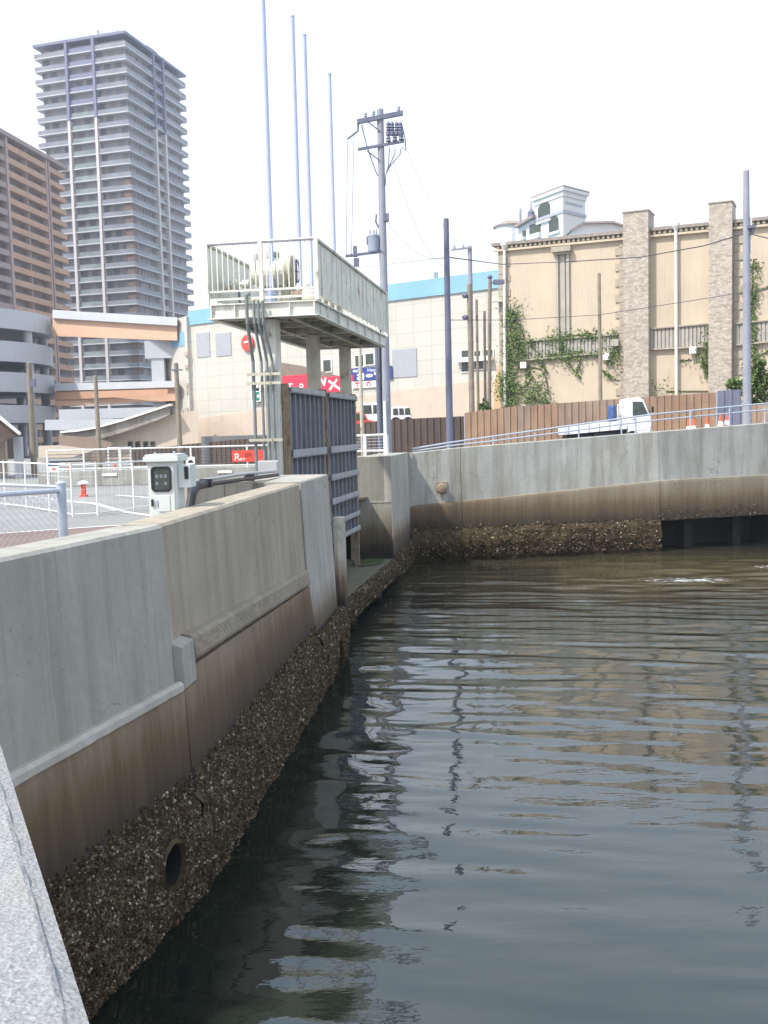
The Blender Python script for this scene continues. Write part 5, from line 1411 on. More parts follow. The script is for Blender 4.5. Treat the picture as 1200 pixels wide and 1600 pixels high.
# --- lower left wing of the white building
WW = Fac(at(258,560,88.5)[:2], at(298,560,83.5)[:2])
ww_ = thing('white_building', WW.pt(2, ZL), 'narrow white wing with a lower blue stripe left of the long white building', 'building')
ztw = WW.uz(280,497)[1]; z1w, z2w = WW.uz(280,520)[1], WW.uz(280,542)[1]; z3w = WW.uz(280,656)[1]
mb = MB(); WW.box(mb, -0.5, WW.L+3, z1w, ztw, -3, 0); mb.build('parapet', M['wwall'], ww_)
mb = MB(); WW.box(mb, -0.5, WW.L+3, z2w, z1w-0.002, -3, 0.03); mb.build('blue_band', M['sky'], ww_)
mb = MB(); WW.box(mb, -0.3, WW.L+3, z3w, z2w-0.002, -3, 0); mb.build('wall', M['wwall'], ww_)
mb = MB(); WW.box(mb, -0.3, WW.L+3, ZL-0.5, z3w-0.002, -3, 0.04); mb.build('base', M['wbase'], ww_)

# --- spiral parking ramp and its bridges
M['ramp'] = paint('pale ramp concrete', (0.44,0.455,0.49), 0.7, 0.06, 0.3, streak=0.15)
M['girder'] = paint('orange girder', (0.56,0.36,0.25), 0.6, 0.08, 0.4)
M['girderd'] = paint('darker girder orange', (0.45,0.26,0.17), 0.6, 0.1, 0.4)
RC = V((-41.2,92,0)); RR = 10.6
rpn = thing('parking_ramp', V((RC.x,RC.y,ZL)), 'round pale spiral parking ramp with stacked open decks at the left edge', 'parking ramp')
def ring_seg(mb, r0, r1, z0, z1, a0=0, a1=360, n=56):
    for k in range(n):
        t0, t1 = R(a0+(a1-a0)*k/n), R(a0+(a1-a0)*(k+1)/n)
        c = lambda r, t, z: RC+V((r*math.cos(t), r*math.sin(t), z))
        mb.quad(c(r1,t0,z0), c(r1,t1,z0), c(r1,t1,z1), c(r1,t0,z1)); mb.quad(c(r0,t1,z0), c(r0,t0,z0), c(r0,t0,z1), c(r0,t1,z1))
        mb.quad(c(r0,t0,z1), c(r1,t0,z1), c(r1,t1,z1), c(r0,t1,z1)); mb.quad(c(r0,t1,z0), c(r1,t1,z0), c(r1,t0,z0), c(r0,t0,z0))
RB = []
for ya, yb2 in ((480,511), (531,563), (580,611), (632,660)):
    z1, z0 = at(40,ya,86).z, at(40,yb2,86).z
    RB.append((z0,z1))
    mb = MB(); ring_seg(mb, RR-0.3, RR, z0, z1); mb.build('outer_parapet', M['ramp'], rpn)
    mb = MB(); ring_seg(mb, 4.6, 4.9, z0, z1, n=30); mb.build('inner_parapet', M['ramp'], rpn)
    mb = MB(); ring_seg(mb, 4.901, RR-0.301, z0+0.05, z0+0.35); mb.build('deck', M['ramp'], rpn)
for ang in (-95, -68, -41, -12, 25, 60, 120, 180, 230):
    c = RC+V((math.cos(R(ang)), math.sin(R(ang)), 0))*(RR-0.75)
    mb = MB(); mb.tube(V((c.x,c.y,ZL)), V((c.x,c.y,RB[0][0]+0.04)), 0.42, n=12); mb.build('column', M['ramp'], rpn)
mb = MB(); ring_seg(mb, 3.8, 4.1, ZL, RB[0][0], n=24); mb.build('core', M['ramp'], rpn)
mb = MB(); ring_seg(mb, 6.8, 7.1, ZL, ZL+2.4, -120, 60, 24); mb.build('dark_screen', M['awn'], rpn)
def bridge(name, label, pts_top, pts_bot, pts_g, Y0, Y1, depth=5.0):
    t = thing(name, at(170,pts_g[0][1],(Y0+Y1)/2), label, 'bridge')
    def band(ptop, pbot, off, mat, nm, dep):
        mb = MB()
        q = [at(ptop[0][0],ptop[0][1],Y0+off), at(ptop[1][0],ptop[1][1],Y1+off), at(pbot[1][0],pbot[1][1],Y1+off), at(pbot[0][0],pbot[0][1],Y0+off)]
        mb.prism(q, V((q[1].x/q[1].y*dep,dep,0))); return mb.build(nm, mat, t)
    band(pts_top, pts_bot, 0, M['ramp'], 'parapet', depth)
    band(pts_bot, pts_g, 0.5, M['girder'], 'girder', 0.3)
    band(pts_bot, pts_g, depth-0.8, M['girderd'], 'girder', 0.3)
    return t
bridge('ramp_bridge', 'upper ramp bridge with a plain orange girder joining the spiral ramp', ((82,484),(277,496)), ((82,497),(277,509)), ((82,525),(277,532)), 91.8, 84.8)
b2t = bridge('ramp_bridge', 'lower ramp bridge with a shadow strip painted on its orange girder joining the spiral ramp', ((86,599),(277,595)), ((86,611),(277,605)), ((86,635),(277,626)), 91.8, 84.6)
mb = MB(); mb.prism([at(86,613,92.2), at(262,608,84.4), at(262,617,84.4), at(86,625,92.2)], V((0,0.09,0))); mb.build('web_shadow_plate', M['girderd'], b2t)  # darker plate paints a shadow onto the girder web
# support portal below the upper bridge end
mb = MB(); q0 = at(236,560,87); mb.obox(V((q0.x,87,ZL)), (1.1,0,0), (0,1.2,0), (0,0,at(240,534,87).z-ZL)); mb.obox(V((q0.x-0.5,86.9,at(240,560,87).z)), (3.2,0,0), (0,1.5,0), (0,0,1.5))
tag(mb.build('bridge_pier', M['ramp']), 'pale concrete pier carrying the right end of the upper ramp bridge', 'pier')
# lower grey ramps and the curved stained ramp wall
def slab_px(name, pxs, Y0, Y1, mat, label, cat, dep=0.4, parts=None):
    t = thing(name, at(pxs[0][0],pxs[0][1],Y0), label, cat)
    x0, x1 = min(p[0] for p in pxs), max(p[0] for p in pxs)
    Yf = lambda x: Y0+(Y1-Y0)*(x-x0)/(x1-x0)
    xr = at(x1, pxs[0][1], Yf(x1)); mb = MB(); mb.prism([at(x,y,Yf(x)) for x, y in pxs], V((xr.x/xr.y*dep-0.02,dep,0))); mb.build('wall_body', mat, t)
    return t
slab_px('ramp_wall', [(92,640),(245,636),(245,642),(232,652),(92,656)], 82, 82, M['ramp'], 'level grey parapet of a low ramp under the orange bridges', 'ramp')
slab_px('ramp_wall', [(70,656),(200,654),(180,664),(120,672),(70,672)], 80, 80, M['ramp'], 'lowest grey parapet behind the slim brown pole', 'ramp')
M['rampst'] = concrete('stained ramp wall', (0.33,0.30,0.27), 1.0, streak_scale=0.8)
M['rampb'] = paint('beige ramp base', (0.50,0.42,0.335), 0.8, 0.1, 0.4, streak=0.2)
t = slab_px('ramp_wall', [(94,676),(120,674),(150,669),(190,658),(230,645),(266,633),(266,648),(230,662),(190,676),(160,684),(120,688),(94,688)], 74, 72, M['rampst'], 'curved stained parapet of the descending ramp', 'ramp')
mb = MB(); pts = [(94,674.5),(120,672.5),(150,667.5),(190,656.5),(230,643.5),(266,631.5)]
for (x0,y0), (x1,y1) in zip(pts[:-1], pts[1:]): mb.obox(at(x0,y0+2,73.7-(x0-94)/172*2), at(x1,y1+2,73.7-(x1-94)/172*2)-at(x0,y0+2,73.7-(x0-94)/172*2), (0,0.9,0), (0,0,0.14))
mb.build('coping', M['white'], t)
bb = slab_px('ramp_building', [(130,690),(160,684.5),(190,676.5),(230,662.5),(268,648),(310,640),(310,740),(130,740)], 74.6, 72.4, M['rampb'], 'beige building wall under the descending ramp with four dark windows', 'building', dep=6)
bf = Fac(at(130,690,74.6)[:2], at(310,690,72.4)[:2])
for x0 in (200, 211.5, 224, 235):
    mb = MB(); bf.pbox(mb, x0, 689.5, x0+8, 702, 0.003, 0.06); f_ = mb.build('window', M['awn'], bb)
    mb = MB(); bf.pbox(mb, x0+0.8, 690.5, x0+7.2, 701, 0.061, 0.07); mb.build('pane', M['glass'], f_)
slab_px('ramp_wall', [(92,680),(150,684),(175,692),(172,700),(150,703),(92,696)], 71, 70, M['awn'], 'dark brown sagging underside of the descending ramp', 'ramp', dep=2)
slab_px('ramp_wall', [(60,697),(92,696),(150,703),(110,715),(60,716)], 70, 69.5, M['rampb'], 'beige wedge wall below the dark ramp underside', 'ramp', dep=2)
slab_px('corrugated_gate', [(144,705),(164,703),(164,735),(144,735)], 66, 66, M['awn'], 'dark brown sheet gate under the ramp wall', 'gate', dep=0.1)
# shed roof corner at the left edge
sh = thing('shed', at(10,700,42), 'shed roof corner, shade painted under it, with a white post at the far left edge', 'shed')
mb = MB(); q = [at(-60,600,42), at(33,676,42), at(33,679.5,42), at(-60,604.5,42)]; mb.prism(q, V((0,-0.25,0))); mb.build('roof_edge', M['white'], sh)
mb = MB(); q = [at(-60,605,42), at(28,679,42), at(0,692,42), at(-60,700,42)]; mb.prism(q, V((-1.6,4,0))); mb.build('roof_underside', M['brownf'], sh)  # dark brown paints the shade under the roof
mb = MB(); q = at(26,690,43); mb.obox(V((q.x-0.15,43,ZL)), (0.32,0,0), (0,0.3,0), (0,0,q.z+0.2-ZL)); mb.build('post', M['ramp'], sh)
mb = MB(); mb.obox(V((at(-60,700,46).x,45.9,ZL)), (at(10,700,46).x-at(-60,700,46).x,0,0), (0,0.2,0), (0,0,at(0,689,46).z-ZL)); mb.build('wall', M['rampb'], sh)

# --- beige building behind the fence
M['stucco'] = paint('beige stucco', (0.52,0.43,0.325), 0.85, 0.08, 0.5, streak=0.16)
M['stucco_sunlit'] = paint('sunlit stucco buttress', (0.56,0.37,0.20), 0.85, 0.06, 0.8)  # sunlight on the return face painted in as orange
M['quoin'] = paint('grey quoin stone', (0.36,0.315,0.25), 0.85, 0.15, 4)
M['tile'] = paint('roof tile edge', (0.27,0.225,0.20), 0.8, 0.3, 8)
M['louv'] = paint('louvre panel', (0.36,0.335,0.29), 0.7, 0.12, 2)
M['pipew'] = paint('drain pipe', (0.62,0.60,0.55), 0.6, 0.05)
m, nt, b = NT('mottled brick pilaster')
p = pos(nt); sep = nd(nt, 'SeparateXYZ'); nt.links.new(p, sep.inputs[0])
cmb = nd(nt, 'CombineXYZ'); nt.links.new(sep.outputs[0], cmb.inputs[0]); nt.links.new(sep.outputs[2], cmb.inputs[1])
br = nd(nt, 'TexBrick'); nt.links.new(cmb.outputs[0], br.inputs['Vector'])
br.inputs['Scale'].default_value = 1; br.inputs['Brick Width'].default_value = 0.21; br.inputs['Row Height'].default_value = 0.09; br.inputs['Mortar Size'].default_value = 0.008
br.inputs['Color1'].default_value = (0.30,0.25,0.21,1); br.inputs['Color2'].default_value = (0.47,0.41,0.345,1); br.inputs['Mortar'].default_value = (0.34,0.30,0.26,1)
wn_ = nd(nt, 'TexVoronoi'); wn_.inputs['Scale'].default_value = 11.0; nt.links.new(p, wn_.inputs['Vector'])
cc_ = mix(nt, ramp(nt, wn_.outputs['Color'], [(0.72,0),(0.8,0.6)]), br.outputs[0], (0.55,0.49,0.42))
nt.links.new(cc_, b.inputs['Base Color']); b.inputs['Roughness'].default_value = 0.9; bump(nt, b, br.outputs['Fac'], 0.4, 0.01)
M['brickp'] = m
BA = at(780,520,55.0); BBp = at(1200,520,49.0)
BF = Fac(BA[:2], (BBp.x+(BBp.x-BA.x)*0.35, BBp.y+(BBp.y-BA.y)*0.35))
bb = thing('beige_building', BF.pt(BF.L/2, ZL), 'large windowless beige building with brick pilasters and ivy', 'building')
zrl, zrr = BF.uz(800,383)[1], BF.uz(1195,345)[1]
u8, u9 = BF.uz(800,383)[0], BF.uz(1195,345)[0]
zrf = lambda u: zrl+(zrr-zrl)*(u-u8)/(u9-u8)
mb = MB(); BF.poly(mb, [(0,ZL-0.5), (BF.L,ZL-0.5), (BF.L,zrf(BF.L)), (0,zrf(0))], -18, 0); mb.build('wall', M['stucco'], bb)
def slopebar(mb, u0, u1, dz0, dz1, o0, o1): BF.poly(mb, [(u0,zrf(u0)+dz0), (u1,zrf(u1)+dz0), (u1,zrf(u1)+dz1), (u0,zrf(u0)+dz1)], o0, o1)
mb = MB(); slopebar(mb, -0.3, BF.L, 0.002, 0.16, -18.3, 0.27); mb.build('roof', M['tile'], bb)
mb = MB()
n = int(BF.L/0.26)
for k in range(n): slopebar(mb, k*0.26, k*0.26+0.14, -0.16, 0.0, 0.0, 0.2)
mb.build('dentil_row', M['quoin'], bb)
mb = MB(); slopebar(mb, -0.2, BF.L, -0.3, -0.191, 0.002, 0.2); mb.build('cornice', M['stucco'], bb)
for x0, x1, yt in ((977,1016,336), (1110,1146,322)):
    mb = MB(); u0, zt_ = BF.uz(x0,yt); u1, _ = BF.uz(x1,yt)
    BF.box(mb, u0, u1, ZL-0.5, zt_, -1.0, 0.55); pl = mb.build('brick_pilaster', M['brickp'], bb)
    mb = MB(); BF.box(mb, u0-0.04, u1+0.04, zt_+0.001, zt_+0.06, -1.05, 0.6); mb.build('capstone', M['quoin'], pl)
def quoins(x0, x1, flip):
    mb = MB(); u0, _ = BF.uz(x0,500); u1, _ = BF.uz(x1,500); z = ZL; k = 0
    while z < zrf(u0)-0.5:
        w_ = (u1-u0) if k % 2 == 0 else (u1-u0)*0.55
        if flip: BF.box(mb, u1-w_, u1, z, z+0.38, 0.002, 0.06)
        else: BF.box(mb, u0, u0+w_, z, z+0.38, 0.002, 0.06)
        z += 0.40; k += 1
    mb.build('quoin', M['quoin'], bb)
quoins(780,798,False); quoins(962,976,True); quoins(1147,1161,False)
for x, y0, y1 in ((790,388,632), (1057,358,622)):
    mb = MB(); a = BF.pt(*BF.uz(x,y0), 0.2); c = BF.pt(*BF.uz(x+1,y1), 0.2); mb.tube(c, a, 0.085, n=10); mb.lathe(a+V((0,0,-0.1)), [(0.1,0), (0.2,0.22), (0.2,0.36)], 12)
    mb.build('drain_pipe', M['pipew'], bb)
# tall flat pilaster with a little cap roof
mb = MB(); BF.pbox(mb, 869, 396, 874, 528, 0.003, 0.14); BF.pbox(mb, 886, 396, 891, 528, 0.003, 0.14); BF.pbox(mb, 876, 396, 884, 527, 0.003, 0.08); mb.build('blind_window', M['louv'], bb)
mb = MB(); BF.pbox(mb, 864, 388, 894, 393, 0.003, 0.4); BF.pbox(mb, 868, 393.2, 892, 397, 0.003, 0.25); mb.build('window_cap', M['quoin'], bb)
# louvre bands
for x0, y0, x1, y1, yr0, yr1 in ((806,535,966,563,524,548), (1017,515,1109,545,507,540), (1150,507,1240,538,498,529)):
    u0, u1 = BF.uz(x0,y0)[0], BF.uz(x1,y0)[0]; zt0_, zt1_ = BF.uz(x0,y0)[1], BF.uz(x1,yr0)[1]; zb0_, zb1_ = BF.uz(x0,y1)[1], BF.uz(x1,yr1)[1]
    mb = MB(); n = int((u1-u0)/0.19)
    for k in range(n):
        f0, f1 = k/n, (k+0.72)/n
        BF.poly(mb, [(u0+(u1-u0)*f0, zb0_+(zb1_-zb0_)*f0), (u0+(u1-u0)*f1, zb0_+(zb1_-zb0_)*f1), (u0+(u1-u0)*f1, zt0_+(zt1_-zt0_)*f1), (u0+(u1-u0)*f0, zt0_+(zt1_-zt0_)*f0)], 0.05, 0.11)
    BF.poly(mb, [(u0,zb0_), (u1,zb1_), (u1,zt1_), (u0,zt0_)], 0.003, 0.05)
    lv = mb.build('louvre_band', M['louv'], bb)
    mb = MB(); BF.poly(mb, [(u0,zt0_), (u1,zt1_), (u1,zt1_+0.07), (u0,zt0_+0.07)], 0.003, 0.2); BF.poly(mb, [(u0,zb0_-0.08), (u1,zb1_-0.08), (u1,zb1_-0.001), (u0,zb0_-0.001)], 0.003, 0.2); mb.build('ledge', M['quoin'], lv)
for px, py in ((820,571), (949,558), (1084,548)):
    mb = MB(); u0, z0_ = BF.uz(px,py); BF.box(mb, u0-0.17, u0+0.17, z0_-0.17, z0_+0.17, 0.10, 0.34); l_ = mb.build('wall_lamp', M['white'], bb, bevel=0.03)
    mb = MB(); BF.box(mb, u0-0.06, u0+0.06, z0_+0.1, z0_+0.28, 0.003, 0.099); mb.build('bracket', M['hard'], l_)
mb = MB(); u0, z0_ = BF.uz(962,536); BF.box(mb, u0-0.15, u0+0.2, z0_-0.17, z0_+0.17, 0.112, 0.3); mb.build('vent_box', M['louv'], bb)
mb = MB(); q = BF.pt(-0.06, BF.uz(783,471)[1], 0.25); mb.box(q, (0.55,0.3,0.07)); mb.box(q+V((-0.35,0,0.1)), (0.05,0.05,0.3)); mb.box(q+V((-0.2,0,0.1)), (0.05,0.05,0.3)); mb.build('bracket', M['pipew'], bb)
# sloped buttress at the left corner, its sunlit orange put into the colour
mb = MB()
zt_ = BF.uz(780,545)[1]
wbl = (BF.uz(780,640)[0]-BF.uz(764,640)[0])
mb.prism([BF.pt(0,ZL-0.5,-0.35), BF.pt(-wbl,ZL-0.5,-0.35), BF.pt(-wbl*0.75,BF.uz(768,600)[1],-0.35), BF.pt(0,zt_,-0.35)], -BF.n*4)
mb.build('buttress', M['stucco_sunlit'], bb)

# --- white house behind
M['house'] = paint('white house wall', (0.58,0.575,0.57), 0.7, 0.03, 0.5)
hs_ = thing('white_house', at(870,400,76), 'white villa with arched windows and a tower room peeking above the beige building', 'house')
HF = Fac(at(800,370,80)[:2], at(880,370,74)[:2]); HR = Fac(at(880,370,74)[:2], at(915,370,76)[:2])
def uq(F, *ps): return [F.uz(*p) for p in ps]
mb = MB(); zt_ = HF.uz(880,298)[1]; zm_ = HF.uz(880,328)[1]
uL = HF.uz(836,330)[0]
p_ = lambda F, u, z: F.pt(u,z)
base_ = [HF.pt(uL,0), HF.pt(HF.L,0), HR.pt(HR.L,0), HR.pt(HR.L,0)-HF.u*(HF.L-uL)]
mb.prism([q+V((0,0,ZL)) for q in base_], V((0,0,zt_-ZL))); mb.build('tower_room', M['house'], hs_)
def grow(poly, g):
    c = sum(poly, V((0,0,0)))/len(poly); return [c+(q-c)*(1+g) for q in poly]
mb = MB(); mb.prism([q+V((0,0,zt_+0.001)) for q in grow(base_,0.16)], V((0,0,0.25))); mb.prism([q+V((0,0,zt_-0.35)) for q in grow(base_,0.06)], V((0,0,0.349))); mb.build('cornice', M['house'], hs_)
mb = MB(); mb.prism([q+V((0,0,zt_+0.252)) for q in grow(base_,0.18)], V((0,0,0.08))); mb.build('roof', M['tile'], hs_)
mb = MB(); mb.prism([q+V((0,0,zm_-0.2)) for q in grow(base_,0.05)], V((0,0,0.22))); mb.build('string_course', M['shut'], hs_)
mb = MB(); HR.box(mb, 0.3, HR.L-0.4, zm_+0.5, zt_-0.7, 0.003, 0.03); mb.build('sunken_panel', M['shut'], hs_)
for x0, y0, x1, y1 in ((841,322,860,341), (858,342,873,360)):
    u0, z1 = HF.uz(x0,y0); u1, z0 = HF.uz(x1,y1); z1 = max(z1, z0+1)
    arch = [(u0,z0), (u1,z0), (u1,z1-0.3)]+[((u0+u1)/2+(u1-u0)/2*math.cos(R(a)), z1-0.3+0.4*math.sin(R(a))) for a in range(20,180,20)]+[(u0,z1-0.3)]
    mb = MB(); HF.poly(mb, arch, 0.003, 0.04); w_ = mb.build('arched_window', M['glass'], hs_)
    mb = MB(); HF.box(mb, u0-0.15, u1+0.15, z0-0.18, z0-0.002, 0.003, 0.15); mb.build('sill', M['house'], w_)
mb = MB()
zlow = HF.uz(830,345)[1]
mb.prism([V((q.x,q.y,ZL)) for q in (HF.pt(HF.uz(805,370)[0],0), HF.pt(uL-0.01,0), HF.pt(uL-0.01,0)-HF.n*5, HF.pt(HF.uz(805,370)[0],0)-HF.n*5)], V((0,0,zlow-ZL))); mb.build('low_wing', M['house'], hs_)
mb = MB(); HF.poly(mb, [(HF.uz(810,352)[0],HF.uz(810,352)[1]), (HF.uz(842,333)[0]-0.3,HF.uz(836,337)[1]), (HF.uz(842,333)[0]-0.3,HF.uz(836,341)[1]), (HF.uz(810,357)[0],HF.uz(810,357)[1])], -0.1, 0.4); mb.build('roof', M['tile'], hs_)
for x0, y0, x1, y1 in ((828,352,845,371), (817,361,822,374)):
    mb = MB(); HF.pbox(mb, x0, y0, x1, y1, 0.003, 0.06); w_ = mb.build('window', M['glass'], hs_)
    mb = MB(); HF.pbox(mb, x0-1, y1-2, x1+1, y1, 0.061, 0.3); mb.build('sill', M['house'], w_)
mb = MB(); q = at(830,340,79); mb.lathe(q+V((0,0,-0.4)), [(0.32,0), (0.28,0.75), (0.3,0.77), (0.05,1.1), (0.03,1.9)], 10); mb.build('chimney_spire', M['hard'], hs_)
mb = MB(); q = at(813,372,79.5); mb.tube(q-V((0,0,1)), at(813,326,79.5), 0.14, 0.09, n=8); mb.build('mast', M['pole'], hs_)
mb = MB(); q = at(797,370,83); mb.lathe(V((q.x,q.y,ZL)), [(1.25,0), (1.25,at(795,362,83).z-ZL), (1.25,at(795,355,83).z-ZL)], 20); mb.build('round_turret', M['house'], hs_)
mb = MB(); mb.lathe(V((q.x,q.y,at(795,356,83).z)), [(1.38,0), (1.4,0.1), (0.8,0.42), (0.1,0.6)], 20); mb.build('turret_roof', M['tile'], hs_)
mb = MB(); q = at(785,370,84); mb.obox(V((q.x,84,ZL)), (1.6,0,0), (0,1,0), (0,0,at(790,352,84).z-ZL)); mb.build('low_wall', M['house'], hs_)
h2 = thing('white_house', at(940,370,70), 'low white gable roof end just above the roof line left of the first brick pilaster', 'house')
mb = MB(); g = [at(893,375,70), at(975,369,70), at(975,353,70), at(958,349,70), at(912,350,70), at(893,358,70)]; mb.prism(g, V((0,6,0))); mb.build('gable', M['house'], h2)
mb = MB(); g = [at(891,358,69.7), at(912,346,69.7), at(958,345,69.7), at(979,352,69.7), at(979,354.5,69.7), at(958,348,69.7), at(912,349,69.7), at(891,361,69.7)]; mb.prism(g, V((0,6.5,0))); mb.build('roof', M['tile'], h2)

# ================================================================== SHEET FENCES
M['rustf'] = paint('rusty orange sheet', (0.29,0.185,0.12), 0.7, 0.22, 0.9, streak=0.35)
M['rustg'] = paint('faded sheet', (0.27,0.19,0.14), 0.7, 0.2, 0.9, streak=0.3)
M['bluef'] = paint('blue grey sheet', (0.12,0.13,0.19), 0.6, 0.15, 1)
def sheet_fence(name, label, top, Y0, Y1, zb, mats, rib=0.3, splits=None):
    """corrugated sheet fence: top edge given left to right, panels alternate between sheet tones"""
    x0, x1 = top[0][0], top[-1][0]
    def topz(px):
        for a, c in zip(top[:-1], top[1:]):
            if a[0] <= px <= c[0]: return a[1]+(c[1]-a[1])*(px-a[0])/(c[0]-a[0])
        return top[-1][1]
    a, c = at(x0,top[0][1],Y0), at(x1,top[-1][1],Y1)
    f = thing(name, V((a.x,a.y,zb)), label, 'fence')
    L = (c.xy-a.xy).length; n = int(L/rib)
    runs = []
    for k in range(n):
        f0, f1 = k/n, (k+1)/n
        P = lambda t: V((a.x+(c.x-a.x)*t, a.y+(c.y-a.y)*t, 0))
        d = (P(1)-P(0)).normalized(); nr = V((d.y,-d.x,0))
        px_ = lambda t: x0+(x1-x0)*t
        mid = (f0+f1)/2
        q0, q1 = P(f0), P(f1)
        zt0_ = at(px_(f0), topz(px_(f0)), q0.y).z+random.uniform(-.006,.006); zt1_ = zt0_+(at(px_(f1), topz(px_(f1)), q1.y).z-at(px_(f0), topz(px_(f0)), q0.y).z)
        mi = splits(px_(mid)) if splits else 0
        if not runs or runs[-1][0] != mi: runs.append((mi, MB()))
        mb = runs[-1][1]
        pr = [(0,0), (0.35,0), (0.45,0.05), (0.9,0.05), (1.0,0)]
        for (s0, o0), (s1, o1) in zip(pr[:-1], pr[1:]):
            e0, e1 = q0.lerp(q1, s0)+nr*o0, q0.lerp(q1, s1)+nr*o1
            mb.quad(e0+V((0,0,zb)), e1+V((0,0,zb)), e1+V((0,0,zt0_+(zt1_-zt0_)*s1)), e0+V((0,0,zt0_+(zt1_-zt0_)*s0)))
    for mi, mb in runs: mb.build('sheet_panel', mats[mi], f)
    mb = MB()
    for k in range(0, n+1, 8):
        t = k/n; q = V((a.x+(c.x-a.x)*t, a.y+(c.y-a.y)*t+0.06, zb)); mb.tube(q, q+V((0,0,max(0.6,at(x0+(x1-x0)*t, topz(x0+(x1-x0)*t), q.y).z-zb-0.05))), 0.03, n=6)
    mb.build('post', M['galv'], f)
    return f
sheet_fence('sheet_fence', 'long dark brown sheet fence behind the car park barrier', [(205,704), (300,694), (413,684), (520,668), (605,656)], 58, 52, ZL, [M['brownf']])
sheet_fence('sheet_fence', 'dark brown ribbed sheet fence behind the dark blue pole', [(606,656), (690,652), (730,650)], 46, 45.6, ZL, [M['brownf']])
sheet_fence('sheet_fence', 'rusty orange ribbed sheet fence behind the white truck', [(726,645), (800,636), (960,624), (1120,613)], 45.2, 42.0, ZL, [M['rustf'], M['rustg']], splits=lambda x: 0 if (x < 765 or 770 < x < 790 or 855 < x < 880 or x > 1010 or random.random() < 0.25) else 1)
sheet_fence('sheet_fence', 'short blue grey ribbed sheet fence left of the big right pole', [(1121,611), (1158,608)], 41.9, 41.2, ZL, [M['bluef']])
sheet_fence('sheet_fence', 'grey ribbed sheet fence under the bush at the right edge', [(1159,634), (1260,626)], 41.2, 39.5, ZL, [M['rustg']])

# ================================================================== VEHICLES FAR BEHIND THE FENCE
def small_car(name, px, py, Y, L, H, mat, label, van=False, cat='car', red=None):
    q = at(px, py, Y); t = thing(name, q, label, cat)
    c = lambda x, y, z: q+V((x,y,z))
    mb = MB()
    if van: pr = [(0,0.3),(L,0.3),(L,H*0.55),(L-0.25,H),(0.05,H),(0,H*0.9)]
    else: pr = [(0,0.3),(L,0.3),(L,H*0.55),(L*0.78,H*0.6),(L*0.62,H),(L*0.22,H),(L*0.04,H*0.62),(0,H*0.55)]
    mb.prism([c(x,-0.8,z) for x, z in pr], V((0,1.6,0))); mb.build('body', mat, t, bevel=0.08)
    mb = MB(); wz0, wz1 = H*0.60, H*0.92
    if van:
        for a, e in ((0.08,0.34), (0.38,0.62), (0.66,0.93)): mb.prism([c(L*a,-0.805,wz0), c(L*e,-0.805,wz0), c(L*e-0.04,-0.805,wz1), c(L*a,-0.805,wz1)], V((0,-0.01,0)))
    else: mb.prism([c(L*0.12,-0.805,wz0), c(L*0.72,-0.805,wz0), c(L*0.6,-0.805,wz1), c(L*0.25,-0.805,wz1)], V((0,-0.01,0)))
    mb.build('window', M['glass'], t)
    for x in (L*0.2, L*0.8):
        for y0 in (-0.82, 0.62):
            mb = MB(); mb.lathe(c(x,y0,0.3), [(0.2,0), (0.3,0.0), (0.3,0.2), (0.2,0.2)], 14, axis=(0,1,0)); mb.build('wheel', M['hose'], t)
    return t
small_car('van', 565, 672, 60.5, 1.95, 1.6, M['white'], 'white minivan above the fence line left of the utility pole', True, 'van')
small_car('van', 612, 668, 59.0, 0.75*1.6, 1.2, M['truckw'], 'white small vehicle front just right of the utility pole', True, 'van')
small_car('parked_car', 542, 676, 57.0, 1.6, 1.15, M['red'], 'red car roof between the far gate leaf and the thin green grey pole')
mb = MB(); e0, e1 = at(540,672,60), at(630,668,60); mb.obox(V((e0.x-8,56,ZL)), (e1.x-e0.x+14,0,0), (0,9,0), (0,0,at(585,667,56).z-ZL-0.3))
mb.build('raised_road', M['road']); tag(bpy.data.objects['raised_road'], kind='structure')
mb = MB(); e0, e1 = at(552,651,61.2), at(632,645,61.2); mb.obox(V((e0.x,61.2,ZL)), (0.05,0,0), (0,0.1,0), (0,0,e0.z-ZL)); mb.obox(V((e1.x,61.2,ZL)), (0.05,0,0), (0,0.1,0), (0,0,e0.z-ZL)); mb.tube(e0, e1, 0.05, n=6)
tag(mb.build('pipe_rail', M['guide']), 'thin brown pipe rail behind the white minivan', 'railing')

